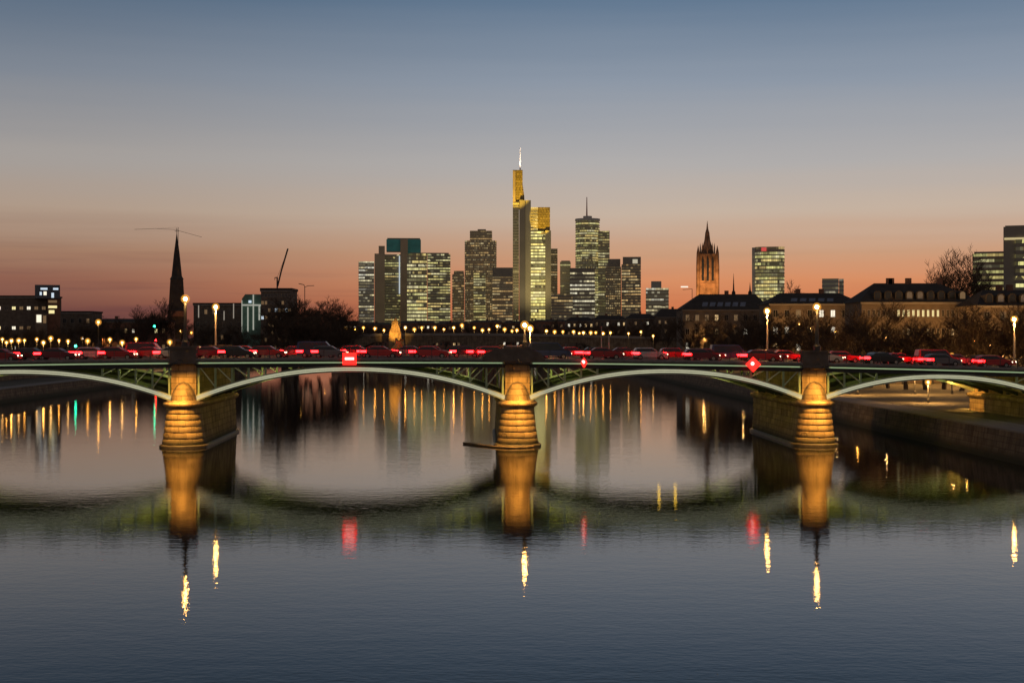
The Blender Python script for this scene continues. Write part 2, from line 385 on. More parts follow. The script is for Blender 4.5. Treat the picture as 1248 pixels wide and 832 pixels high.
bmesh.ops.remove_doubles(pm.bm, verts=pm.bm.verts, dist=.01)
struct(pm.build('riverside_path', M['pave']))
def quay(fn, s, zt, label):
    q = MB(); rings = []
    for Y in ST:
        x = fn(Y)
        rings.append([(x-s*.9, Y, -2.5), (x-s*.1, Y, zt-.1), (x-s*.1, Y, zt+.25), (x+s*.85, Y, zt+.25), (x+s*.85, Y, -2.5)])
    q.rings(rings); return tag(q.build('quay_wall', M['quay']), label, 'quay wall')
quay(bank_r, 1, ZR, 'long sloping stone quay wall edging the right bank below the footpath')
quay(bank_l, -1, ZL, 'low stone quay wall edging the left bank under the first arch')
q = MB(); q.rings([[(bank_l(Y)-19.4, Y, ZL-.5), (bank_l(Y)-19.4, Y, ZU+.3), (bank_l(Y)-20.0, Y, ZU+.3), (bank_l(Y)-20.0, Y, ZL-.5)] for Y in ST])
tag(q.build('retaining_wall', M['quay']), 'tall dark retaining wall holding the upper street on the left bank', 'retaining wall')

# ------------------------------------------------------------------ the arch bridge
BO, BA = Vector((.3, 160, 0)), .035
bc, bs = math.cos(BA), math.sin(BA)
def bw(x, y, z): return Vector((BO.x+x*bc-y*bs, BO.y+x*bs+y*bc, z))
def bx(px, y):                                    # bridge-local x seen at pixel column px for a given local y
    k = (px-CX)/F
    return (k*(BO.y+y*bc)-BO.x+y*bs)/(bc-k*bs)
def zg(x): return 9.4-2e-4*(x+19)**2
PIERS = [-73.9, -36.9, .3, 33.9, 62.5]
bridge = thing('arch_bridge', 'long low bridge of pale green steel arches on floodlit ochre stone piers', 'bridge', BO, BA)
XS = [-112+2*i for i in range(107)]
def sweep(sec, xs=XS, zf=zg):
    b = MB(); b.rings([[(x, y, zf(x)+z) for y, z in sec] for x in xs]); return b
sweep([(-.3, -.1), (-.3, .35), (24.3, .35), (24.3, -.1)]).build('deck', M['dksteel'], bridge)
so = MB(); so.rings([[(x, .2, zg(x)-.104), (x, 23.8, zg(x)-.104)] for x in XS], closed=False, cap0=False, cap1=False)
so.build('soffit', M['soffit'], bridge)
rd = MB(); rd.rings([[(x, 2.2, zg(x)+.354), (x, 21.8, zg(x)+.354)] for x in XS], closed=False, cap0=False, cap1=False)
rd.build('roadway', M['asphalt'], bridge)
for y0, y1 in ((-.9, 2.2), (21.8, 24.9)):
    sweep([(y0, .22), (y0, .5), (y1, .5), (y1, .353) if y1 < 5 else (y1, .22), (max(y0, -.29) if y1 < 5 else min(y1, 24.29), .353), ]).build('pavement', M['pave'], bridge)
for y in (2.8, 12.0, 21.2):
    ln = MB()
    for x in XS:
        L_ = 2.0
        ln.face([(x, y, zg(x)+.36), (x+L_, y, zg(x+L_)+.36), (x+L_, y+.14, zg(x+L_)+.36), (x, y+.14, zg(x)+.36)])
    bmesh.ops.remove_doubles(ln.bm, verts=ln.bm.verts, dist=.01)
    ln.build('road_marking', M['white'], bridge)
for y in (-.55, 24.3):
    sweep([(y, -.12), (y, .1), (y+.25, .1), (y+.25, -.12)]).build('edge_girder', M['pale'], bridge)
    sweep([(y+.26, -.55), (y+.26, .0), (y+.24+.1, .0), (y+.36, -.55)]).build('girder_web', M['dksteel'], bridge)
    for xa, xb in zip([-105]+PIERS, PIERS+[97]):
        xs_ = [xa+1.7+(xb-xa-3.4)*k/12 for k in range(13)]; y2 = y-.07 if y < 5 else y+.32
        sweep([(y2, -.07), (y2, .03), (y2+.05, .03), (y2+.05, -.07)], xs_).build('light_strip', M['strip_green'], bridge)
# light strip under the handrail lip of the near fascia
# cross beams
for i in range(62):
    x = -92+3.0*i
    if min(abs(x-p) for p in PIERS) < 1.6: continue
    cb = MB(); cb.box(x-.15, x+.15, .5, 23.5, zg(x)-.5, zg(x)-.107); cb.build('cross_beam', M['soffit'], bridge)
ISEC = [(-.2, 0), (.2, 0), (.2, -.13), (.09, -.13), (.09, -.55), (.2, -.55), (.2, -.68), (-.2, -.68), (-.2, -.55), (-.09, -.55), (-.09, -.13), (-.2, -.13)]
ENDS = [(-103, PIERS[0]), *zip(PIERS, PIERS[1:]), (PIERS[4], 91)]
ZS = 5.75
ribY = [-.1, 4.7, 9.6, 14.4, 19.3, 24.1]
for xa, xb in ENDS:
    xs0, xs1 = xa+1.38, xb-1.38; zc = zg((xa+xb)/2)-.42
    def za(x, xs0=xs0, xs1=xs1, zc=zc):
        u = (x-xs0)/(xs1-xs0)*2-1; return ZS+(zc-ZS)*(1-abs(u)**2.15)
    N_ = 40; xs = [xs0+(xs1-xs0)*i/N_ for i in range(N_+1)]
    for k, y in enumerate(ribY):
        if k in (0, 5): sec = [(y+a, z) for a, z in ISEC]
        else: sec = [(y-.16, 0), (y+.16, 0), (y+.16, -.62), (y-.16, -.62)]
        sweep(sec, xs, za).build('arch_rib', M['pale'] if k in (0, 5) else M['grn_shaded'], bridge)
    for y in (-.1, 24.1):
        s = -1 if y < 5 else 1
        for dz in (-.22, -.44):
            yy = y+s*.09
            sweep([(yy, dz-.035), (yy, dz+.035), (yy+s*.06, dz+.035), (yy+s*.06, dz-.035)], xs, za).build('light_strip', M['strip'], bridge)
        for side in (0, 1):
            prev = None
            for j in range(6):
                x = (xs0+.25+1.85*j) if side == 0 else (xs1-.25-1.85*j)
                if zg(x)-.5-za(x) < .55: break
                po = MB(); po.box(x-.11, x+.11, y-.1, y+.1, za(x)+.003, zg(x)-.103); po.build('spandrel_post', M['grn_light'], bridge)
                if prev is not None:
                    br = MB(); br.tube([(prev, y, zg(prev)-.3), (x, y, za(x)+.12)], .075, 5); br.build('spandrel_brace', M['pale'], bridge)
                prev = x
def railing(y, x0, x1, name='railing'):
    r = MB(); n = max(1, round((x1-x0)/2.0)); xs = [x0+(x1-x0)*i/n for i in range(n+1)]
    for z, h in ((1.45, .07), (1.1, .03), (.85, .03), (.65, .03)):
        r.rings([[(x, y-h/2, zg(x)+z), (x, y+h/2, zg(x)+z), (x, y+h/2, zg(x)+z+h), (x, y-h/2, zg(x)+z+h)] for x in xs])
    for x in xs: r.box(x-.035, x+.035, y-.035, y+.035, zg(x)+.49, zg(x)+1.46)
    return r.build(name, M['dksteel'], bridge)
CUTS = [-112, *PIERS, 100]
for y in (-.75, 24.75):
    for a, b in zip(CUTS, CUTS[1:]): railing(y, a+1.6, b-1.6)

def stadium(hw, y0, y1, n=14):
    return [(hw*math.cos(a), y0-hw*math.sin(a)*1.0) for a in (math.pi*k/n for k in range(n+1))][::-1] + \
           [(hw*math.cos(a), y1+hw*math.sin(a)) for a in (math.pi*k/n for k in range(n+1))]
def pier(xp, zb=-3.0):
    T = 4.45; y0, y1 = -.3, 24.3
    def hw(z): return 1.9+.52*max(0, 1-z/T)**1.5 if z > 0 else 2.42
    zs = [(zb, 0), (.0, 0), (.25, 0)]
    for i in range(6):
        a = .3+.68*i
        zs += [(a, .11), (a+.1, .11), (a+.13, 0), (a+.36, -.03), (a+.62, 0)]
    zs += [(T, 0)]
    bm_ = MB(); rings = []
    for z, d in zs:
        st = stadium(hw(z), y0, y1); n = len(st)//2; ring = []
        for k, (x, y) in enumerate(st):
            nose = (y < y0-.15 or y > y1+.15)
            if nose and d:
                c = y0 if y < 5 else y1; f = 1-d/hw(z); x, y = x*f, c+(y-c)*f
            if y > 8:
                c = y1; f = (1.8+.2*max(0, 1-z/T))/hw(z); x, y = x*f, (c+(y-c)*f if y > c else y)
            ring.append((x, y, z))
        rings.append(ring)
    bm_.rings(rings); base = bm_.build('pier', M['stone'], bridge, (xp, 0, 0))
    pl = MB(); a, b = [[(x*(1 if y < 8 else .86), y) for x, y in stadium(h_, y0, y1)] for h_ in (2.66, 2.5)]
    pl.rings([[(x, y, -1) for x, y in a], [(x, y, .22) for x, y in a], [(x, y, .34) for x, y in b]]); pl.build('plinth', M['plinth'], base)
    cp = MB(); rr = []
    for z, h in ((T-.02, 2.0), (T+.08, 2.1), (T+.2, 2.22), (T+.36, 2.27), (T+.5, 2.2), (T+.58, 2.02), (T+.72, 1.7)):
        rr.append([(x, y, z) for x, y in stadium(h, y0, y1)])
    cp.rings(rr); cp.build('cap', M['stone'], base, smooth=False)
    sh = MB(); zt = zg(xp)-.08
    sh.prism([(-1.38, T+.6), (1.38, T+.6), (1.38, zt-.3), (1.1, zt), (-1.1, zt), (-1.38, zt-.3)], y0, y1); sh.build('shaft', M['stone'], base)
    for s, yc in ((-1, y0), (1, y1)):
        co = MB(); rr = []
        for k in range(9):
            u = k/8; r_ = 1.36*math.sqrt(max(0.0005, 1-u**1.5)); z = T+.62+2.1*u
            rr.append([(r_*math.cos(a), yc+s*(r_*1.15*math.sin(a)+.004)-s*.03, z) for a in (math.pi*q/12 for q in range(13))])
        co.rings(rr); co.build('half_dome', M['stone'], base, smooth=True)
        rim = MB(); pts = [(1.4*math.sqrt(max(0, 1-u**1.5)), T+.66+2.1*u) for u in (k/10 for k in range(11))]
        pts = [(x, z) for x, z in pts] + [(-x, z) for x, z in pts[-2::-1]]
        rim.tube([(x, yc+s*.05, z) for x, z in pts], .055, 5); rim.build('moulding', M['stone_dark'], base)
    for s, yc in ((-1, -.35), (1, 24.35)):
        pd = MB(); z0 = zg(xp)-.1; hw_ = 1.45
        pd.box(-hw_, hw_, yc-.62, yc+.62, z0, z0+1.75); pd.box(-hw_-.1, hw_+.1, yc-.72, yc+.72, z0+1.753, z0+1.95)
        pd.build('pedestal', M['stone_dark'], base)  # dark tone carries the shade above the floodlights
    return base
pier_objs = [pier(x, zb=-3 if abs(x) < 60 else -.5) for x in PIERS]
ab = MB(); ab.box(91, 106, -.9, 24.9, 0, zg(95)+.2); ab.build('abutment', M['stone_dark'], bridge)
ab = MB(); ab.box(-118, -103, -.9, 24.9, 0, zg(-103)+.2); ab.build('abutment', M['stone_dark'], bridge)
# refuge bay with a solid parapet on the middle pier
bay = MB(); xb0, xb1 = bx(588, -1), bx(664, -1); rr = []
for k in range(17):
    u = k/16; x = xb0+(xb1-xb0)*u; hgt = .55+1.15*math.sin(math.pi*u)**.45
    rr.append([(x, -1.15, zg(x)+.1), (x, -.9, zg(x)+.1), (x, -.9, zg(x)+hgt), (x, -1.15, zg(x)+hgt)])
bay.rings(rr); bay.build('curved_parapet', M['stone_dark'], bridge)

# floodlights: on brackets at both ends of each pier, aimed down its cutwater
WARM = (1, .52, .10)
names_p = ['left stone pier', 'middle stone pier', 'right stone pier']
for i, xp in enumerate(PIERS):
    for s in (-1, 1):
        end = 'near' if s < 0 else 'far'
        yb = -.9 if s < 0 else 24.9
        z = zg(xp)+.35
        f = thing('floodlight', '', 'floodlight', bw(xp, yb, 0), BA, 'floodlights on the bridge piers')
        where = {0: 'pier outside the left edge', 1: 'left stone pier', 2: 'middle stone pier', 3: 'right stone pier', 4: 'stone pier standing on the right bank'}[i]
        f['label'] = f'small bracketed floodlight above the {end} cutwater of the {where}'
        a = MB(); a.tube([(0, -s*.2, z-.15), (0, s*2.0, z+.1), (0, s*4.2, z-.2)], .04, 5); a.build('bracket', M['dksteel'], f)
        a = MB(); a.box(-.4, .4, s*4.2-.1, s*4.2+.1, z-.34, z-.22); a.build('housing', M['dksteel'], f)
        if i in (0,): continue
        yl = s*4.3
        for dx in (-.5, .5):
            spot(f, (dx, yl, z-.42), (dx*1.2, -s*.3, 6.0), 1700, WARM, 52, .8, .08)
            spot(f, (dx, yl+s*.2, z-.42), (dx*1.2, s*1.4, 2.0), 5200, WARM, 48, .7, .08)
for k, y in enumerate((19.5, 23.2)):
    xx = PIERS[4]-5.5
    f = thing('floodlight', f'small floodlight hung under the fourth arch lighting the bank pier, {["nearer", "farther"][k]} of two', 'floodlight', bw(xx, y, zg(xx)-.1), BA, 'floodlights on the bridge piers')
    a = MB(); a.box(-.2, .2, -.2, .2, -.75, -.5); a.build('housing', M['dksteel'], f)
    a = MB(); a.box(-.03, .03, -.03, .03, -.5, 0); a.build('bracket', M['dksteel'], f)
    spot(f, (.25, 0, -.85), (4, 1.5-k, -6), 1100, WARM, 95, .8, .08)
# greenish floods on the pier flanks washing the underside of the arches
for i, xp in enumerate(PIERS):
    for s in (-1, 1):
        if (i == 0 and s < 0): continue
        for y in (2.4, 12, 21.6):
            f = thing('arch_floodlight', '', 'floodlight', bw(xp+s*1.62, y, 5.1), BA, 'greenish floodlights under the arches')
            f['label'] = (f'greenish floodlight on the {"left" if s < 0 else "right"} flank of the '
                          f'{["leftmost", "left", "middle", "right", "bank"][i]} pier, '
                          f'{ {2.4: "near the front", 12: "halfway back", 21.6: "near the back"}[y]}')
            a = MB(); a.box(-.16, .16, -.22, .22, .1, .36); a.build('housing', M['dksteel'], f)
            a = MB(); a.box(-.04, .04, -.04, .04, -.12, .1); a.build('bracket', M['dksteel'], f)
            spot(f, (s*.2, 0, .4), (s*9, 0, 5.3), 1700, (1, .95, .3), 80, .9, .1)

# ------------------------------------------------------------------ lamps on the bridge
def street_lamp(loc, h, label, r=.21, pr=.11, m='lamp', group='tall lamps on the bridge', post='steel', light=2600, gl=2.5, omni=False):
    o = thing('street_lamp', label, 'street lamp', loc, 0, group)
    a = MB(); a.lathe([(pr*2.2, 0), (pr*2.2, .5), (pr*1.3, .7), (pr, 1.0), (pr*.75, h-.15)], n=8); a.build('post', M[post], o)
    a = MB(); a.lathe([(.12, h-.18), (.2, h-.1), (.2, h-.03), (.05, h)], n=8); a.build('collar', M['dksteel'], o)
    a = MB(); a.ball((0, 0, h+r*.9), r, 10); a.build('lamp_globe', M[m], o, smooth=True)
    a = MB(); a.ball((0, 0, h+r*.9), r*gl, 14); a.build('halo_shell', M['halo'], o, smooth=True)  # added shell that draws the orange halo round the lamp
    if light:
        d = bpy.data.lights.new('lamp_light', 'SPOT'); d.energy = light; d.color = (1, .5, .14); d.shadow_soft_size = .15; d.spot_size = R(158); d.spot_blend = .25   # full cut-off head: nothing above the horizontal
        if omni: d = bpy.data.lights.new('lamp_light', 'POINT'); d.energy = light; d.color = (1, .5, .14); d.shadow_soft_size = .4   # open lantern
        lo = bpy.data.objects.new('lamp_light', d); COL.objects.link(lo); lo.parent = o; lo.location = (0, -r*.9-.3, h-.1)
    return o
def blamp(px, py, y, label, pr=.12, post='steel', base=.5, light=2600):
    x = bx(px, y); w_ = bw(x, y, zg(x)+base); zt = zw(py, w_.y)
    return street_lamp(w_, zt-w_.z-.3, label, pr=pr, post=post, light=500 if post == 'dksteel' else light)
blamp(226, 363, -.35, 'tall dark lamp post on the pedestal of the left stone pier', .2, 'dksteel', 1.85)
blamp(263, 373, 24.2, 'pale lamp post on the far edge of the bridge behind the left pier', .14, 'conc')
blamp(639.5, 395, -.35, 'shorter lamp post on the dark curved bay of the middle pier', .14, 'dksteel', 1.85)
blamp(646, 399, 24.2, 'slim pale lamp post behind the middle pier on the bridge far edge', .1, 'conc')
blamp(995.5, 373, -.35, 'tall dark lamp post on the pedestal of the right stone pier', .2, 'dksteel', 1.85)
blamp(935, 378, 24.2, 'golden lit lamp post on the far edge between diamond sign and right pier', .15, 'conc')
blamp(1236, 388, 24.2, 'lamp post at the right edge of the photo on the bridge', .16, 'conc')
# unlit flag poles / masts
for i, (px, y0, lab) in enumerate([(733, 398, 'thin pale mast on the bridge right of centre, leftmost of two'), (742, 402, 'thin pale mast on the bridge right of centre, rightmost of two')]):
    x = bx(px, 24); w_ = bw(x, 24, zg(x)+.5)
    a = MB(); a.lathe([(.09, 0), (.05, zw(y0, w_.y)-w_.z)], n=6); tag(a.build('mast', M['steel'], None, w_), lab, 'mast', 'thin masts on the bridge')

# ------------------------------------------------------------------ ship signs hung on the fascia
def ship_sign(px, py, shape, label):
    y = -1.25; x = bx(px, y); w_ = bw(x, y, 0); z = zw(py, w_.y)
    o = thing('shipping_sign', label, 'sign', (w_.x, w_.y, z), BA)
    if shape == 'board':
        a = MB(); a.box(-.76, .76, -.06, .12, -.68, .68); a.build('board', M['sign_red'], o)
        a = MB(); a.box(-.5, .5, -.1, -.063, -.12, .14); a.build('white_bar', M['sign_white'], o)
        a = MB(); a.rings([[(-.82, -.1, -.74), (.82, -.1, -.74), (.82, -.1, .74), (-.82, -.1, .74)], [(-.82, .13, -.74), (.82, .13, -.74), (.82, .13, .74), (-.82, .13, .74)]], cap0=False, cap1=False); a.build('rim', M['dksteel'], o)
    else:
        k = 1.0 if shape == 'diamond' else .62
        a = MB(); a.prism([(0, -.86*k), (.86*k, 0), (0, .86*k), (-.86*k, 0)], -.06, .12); b = a.build('board', M['sign_red'], o)
        if shape != 'diamond': b.rotation_euler.z = .9
        a = MB(); a.ball((-.12, -.2, .1), .2, 10); a.build('lamp', M['sign_white'], o, smooth=True)
    a = MB(); a.box(-.05, .05, .14, .75, -.1, .1); a.box(-.04, .04, .14, .22, .1, 1.5); a.build('bracket', M['dksteel'], o)
    return o
ship_sign(426, 437, 'board', 'red illuminated rectangular board with a white bar over the second arch')
ship_sign(918, 444, 'diamond', 'red diamond sign with a bright white lamp, left of the right pier')
ship_sign(712, 442, 'small', 'small turned red sign with a lamp, right of the middle pier')
for k, px in enumerate((803, 823)):
    x = bx(px, 22.6); w_ = bw(x, 22.6, zg(x)-.75)
    o = thing('navigation_lamp', f'yellow navigation lamp under the third arch, {["left", "right"][k]} one of the pair', 'lamp', w_, BA, 'yellow navigation lamps under the bridge')
    a = MB(); a.ball((0, 0, -.2), .22, 10); a.build('lens', M['yellow_on'], o, smooth=True)
    a = MB(); a.box(-.12, .12, -.1, .1, 0, .25); a.build('housing', M['dksteel'], o)
# ochre sculpture leaning on the deck
x = bx(484, 24.6); w_ = bw(x, 24.6, zg(x)+.5)
a = MB(); pts = [(-1.0, 0, .1), (-.6, 0, .5), (0, 0, 1.0), (.5, 0, 1.6), (.65, 0, 2.1)]
a.tube(pts, [.3, .42, .5, .52, .3], 8); a.tube([(.1, 0, 1.3), (-.1, 0, 1.9), (-.15, 0, 2.2)], [.3, .25, .1], 6)
tag(a.build('sculpture', mat('ochre_metal', (.5, .28, .08), .5, .3, 3), None, w_), 'small ochre curved sculpture leaning on the bridge above the second arch', 'sculpture')

# fender boom round the middle pier
a = MB(); P0 = [bw(bx(565, 3), 3, .12), bw(bx(585, 0), 0, .12), bw(bx(601, -2.2), -2.2, .12), bw(bx(614, -3.2), -3.2, .12), bw(bx(628, -3.7), -3.7, .12), bw(bx(641, -3.4), -3.4, .12), bw(bx(650, -2.4), -2.4, .12)]
a.tube(P0, .13, 6); tag(a.build('fender_boom', M['wood']), 'thin curved timber boom floating round the foot of the middle pier', 'fender boom')

# ------------------------------------------------------------------ cars queuing on the bridge
paints = {'dark red': (.30, .012, .012), 'bright red': (.5, .02, .02), 'black': (.015, .015, .017), 'silver': (.45, .45, .46), 'dark blue': (.02, .04, .12), 'white': (.65, .65, .63), 'maroon': (.16, .01, .02), 'grey': (.14, .14, .15)}
PM = {}
for k, c in paints.items():
    PM[k] = mat('car_paint_'+k.replace(' ', '_'), c, .28, .04, 3)
def car_proto(kind):
    o = thing('parked_car' if False else 'car', 'x x x x', 'car')
    L2, H, W = {'hatchback': (2.05, 1.46, .86), 'saloon': (2.35, 1.42, .9), 'van': (2.5, 1.95, .95)}[kind]
    if kind == 'hatchback':
        body = [(-L2, .35), (-L2-.03, .75), (-L2+.05, .98), (-L2+.3, H-.08), (-L2+.75, H), (.2, H), (.95, 1.0), (L2-.15, .82), (L2, .6), (L2, .32)]
    elif kind == 'saloon':
        body = [(-L2, .35), (-L2, .85), (-L2+.15, .98), (-L2+.85, 1.02), (-L2+1.45, H), (.35, H), (1.15, .98), (L2-.15, .8), (L2, .6), (L2, .32)]
    else:
        body = [(-L2, .38), (-L2, 1.2), (-L2+.15, H), (-L2+.6, H+.02), (.9, H), (1.65, 1.15), (L2-.1, .95), (L2, .7), (L2, .35)]
    b = MB(); rr = []
    for y, ins in ((-W, .12), (-W+.06, .0), (-W*.7, -.0), (W*.7, 0), (W-.06, 0), (W, .12)):
        ring = []
        for x, z in body:
            k = 1-ins*.25 if z > .5 else 1
            ring.append((x*k, y*(1-.16*max(0, z-.95)), z-ins*.2 if z > .9 else z))
        rr.append(ring)
    b.rings(rr); b.build('body', PM['black'], o, smooth=False)
    zt, zb_ = H-.1, 1.0
    if kind == 'van': gx = [(-L2+.3, zb_+.1), (-L2+.35, zt), (.85, zt), (1.45, zb_+.15)]
    elif kind == 'saloon': gx = [(-L2+.95, zb_+.04), (-L2+1.45, zt), (.3, zt), (1.0, zb_+.03)]
    else: gx = [(-L2+.2, zb_), (-L2+.45, zt), (.15, zt), (.82, zb_+.02)]
    for s in (-1, 1):
        g_ = MB(); pts = [(x, s*(W*(1-.16*max(0, z-.95))+.006), z) for x, z in gx]
        g_.rings([pts, [(x, y-s*.03, z) for x, y, z in pts]]); g_.build('side_window', M['dglass'], o)
    for x in (-L2*.62, L2*.62):
        for s in (-1, 1):
            wv = MB()
            wv.rings([[(x+.31*math.cos(a), s*yy, .31+.31*math.sin(a)) for a in (2*math.pi*k/14 for k in range(14))] for yy in (W-.18, W+.02)])
            wh = wv.build('wheel', M['black'], o)
            wv = MB(); wv.rings([[(x+.18*math.cos(a), s*yy, .31+.18*math.sin(a)) for a in (2*math.pi*k/10 for k in range(10))] for yy in (W+.015, W+.035)])
            wv.build('rim', M['steel'], wh)
    for s in (-1, 1):
        tl = MB(); tl.box(-L2-.05, -L2+.75, *sorted((s*(W-.16), s*(W+.012))), .68, .92)
        tl.build('tail_light', M['red_on'], o)
        hl = MB(); y0_, y1_ = sorted((s*(W-.3), s*(W-.05))); hl.box(L2-.12, L2+.02, y0_, y1_, .58, .74); hl.build('headlight', M['head'], o)
    cb = MB(); cb.box(-L2-.06, -L2+.02, -.5, .5, .78, .86); cb.build('brake_light_bar', M['red_on'], o)
    return o
protos = {k: car_proto(k) for k in ('hatchback', 'saloon', 'van')}
used = set()
rc = random.Random(3)
def place_car(kind, paint, x, y, rev, label, loc=None, rot=None, group='cars queuing on the bridge'):
    pr = protos[kind]
    if kind not in used: used.add(kind); o = pr
    else: o = dup(pr)
    o.location = loc if loc is not None else bw(x, y, zg(x)+.36); o.rotation_euler.z = rot if rot is not None else BA+(math.pi if rev else 0)
    o['label'] = label; o['group'] = group; o['category'] = 'van' if kind == 'van' else 'car'
    for ch in KIDS(o):
        if ch.name.startswith('body'):
            ch.material_slots[0].link = 'OBJECT'; ch.material_slots[0].material = PM[paint]
    return o
kinds = ['hatchback', 'saloon', 'hatchback', 'saloon', 'hatchback', 'hatchback', 'saloon', 'saloon', 'hatchback', 'van', 'saloon']
cols = ['dark red', 'bright red', 'black', 'maroon', 'bright red', 'grey', 'dark red', 'dark blue', 'bright red', 'silver']
x, i = -59.0, 0
while x < 57:
    kd = kinds[i % 11]; pc = cols[(i*3) % 10]
    place_car(kd, pc, x, 6.3, False, f'{pc} {kd} in the near lane of the bridge, {ORD[i]} from the left')
    x += 5.7+rc.random()*2.4+(3.5 if i % 6 == 4 else 0); i += 1
for lane, (ly, x) in enumerate(((10.2, -56.6), (14.0, -58.6))):
    i = 0
    while x < 60:
        kd = kinds[(i+4+lane*3) % 11]; pc = cols[(i*7+2+lane*4) % 10]
        place_car(kd, pc, x, ly, False, f'{pc} {kd} in the {["middle", "far"][lane]} lane of the bridge, {ORD[i]} from the left')
        x += 5.8+rc.random()*1.6; i += 1

# ------------------------------------------------------------------ the old stone bridge further up the river
OY = 620.0
ob = thing('stone_bridge', 'long dark stone bridge with a lamp row crossing the river in the distance', 'bridge', (0, OY, 0))
def oz(x): return 13.2-1.9e-4*(x+30)**2
piers_o = [-180, -150, -122, -98, -70, -42, -14, 14, 40]
xl, xr = -240, 95
prof = [(xl, -2)]
prof_b = []
for a, b in zip(piers_o, piers_o[1:]):
    prof_b += [(a+2.6, -2), (a+2.6, 4.0)] + [((a+b)/2-(b-a-5.2)/2*math.cos(t), 4.0+(oz((a+b)/2)-6.4)*math.sin(t)) for t in (math.pi*k/12 for k in range(1, 12))] + [(b-2.6, 4.0), (b-2.6, -2)]
top = [(xr-(xr-xl)*k/30, oz(xr-(xr-xl)*k/30)) for k in range(31)]
poly = prof+prof_b+[(xr, -2)]+top
a = MB(); a.prism(poly, 0, 16); a.build('arched_wall', M['quay'], ob)
for y in (-.25, 15.8):
    a = MB(); a.rings([[(x, y, oz(x)), (x, y, oz(x)+1.1), (x, y+.45, oz(x)+1.1), (x, y+.45, oz(x))] for x, _ in top[::-1]]); a.build('parapet', M['conc'], ob)
for xp in piers_o[1:-1]:
    a = MB(); a.rings([[(xp-2.4, -.2, z), (xp, -3.4, z), (xp+2.4, -.2, z)] for z in (-1, 4.6)]); a.build('cutwater', M['quay'], ob)
def far_lamp(px, py, Y, zb, label, r=.34, m='lamp_far', group='small lamps along the far quays', arm=False, light=3600, omni=False):
    X = xw(px, Y); z = zw(py, Y)
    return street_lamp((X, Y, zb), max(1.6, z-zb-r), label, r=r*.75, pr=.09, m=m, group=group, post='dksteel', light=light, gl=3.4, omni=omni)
lp = [198, 220, 247, 279, 307, 343, 367, 396, 421, 443, 457, 494, 514, 530, 553, 563, 578, 596, 615, 630, 666, 686, 699, 711, 726]
lpy = [404, 403, 404, 403, 402, 403, 401, 400, 400, 399, 400, 399, 399, 399, 399, 396, 399, 401, 401, 402, 403, 404, 404, 405, 405]
lp += [433, 468, 505, 541, 588, 606, 624, 648, 676, 706, 720, 735, 744, 233, 263, 293]
lpy += [401, 402, 401, 401, 402, 397, 403, 402, 404, 406, 405, 406, 405, 405, 405, 404]
lp, lpy = zip(*sorted(zip(lp, lpy)))
for i, (a_, b_) in enumerate(zip(lp, lpy)):
    Y = OY+2+(i % 3)*6
    far_lamp(a_, b_, Y, oz(xw(a_, Y)), f'small orange lamp on the far stone bridge, {ORD[i]} from the left', r=.3+.14*((i*7) % 5)/5, m=['lamp_far', 'lamp_far_dim', 'lamp_far', 'lamp_far_bright', 'lamp_far_dim'][(i*3) % 5], group='lamps in a row on the far stone bridge')
# lit stone sculpture tower beside the far bridge
ptw = at(482, 408, 612); a = thing('gate_tower', 'tapering ochre floodlit stone gate tower with two thin masts behind the far bridge', 'tower', (ptw.x, 612, 2))
b = MB(); zt = zw(388, 612)-2; b.rings([[(sx_*w_, sy_*w_, z) for sx_, sy_ in ((-1, -1), (1, -1), (1, 1), (-1, 1))] for z, w_ in ((0, 2.9), (zt*.66, 2.5), (zt*.8, 1.7), (zt*.93, 1.1), (zt, .3))]); b.build('wall', M['stone'], a)
for dx in (-1.6, 1.9):
    b = MB(); b.tube([(dx, .5, zt*.7), (dx, .5, zt+3.2)], .16, 5); b.build('mast', M['conc'], a)
spot(a, (1.5, -13, 11.8), (0, 0, 13), 9000, WARM, 50, .6, .2)
spot(a, (-5, -10, 11.8), (0, 0, 14), 5000, WARM, 50, .6, .2)

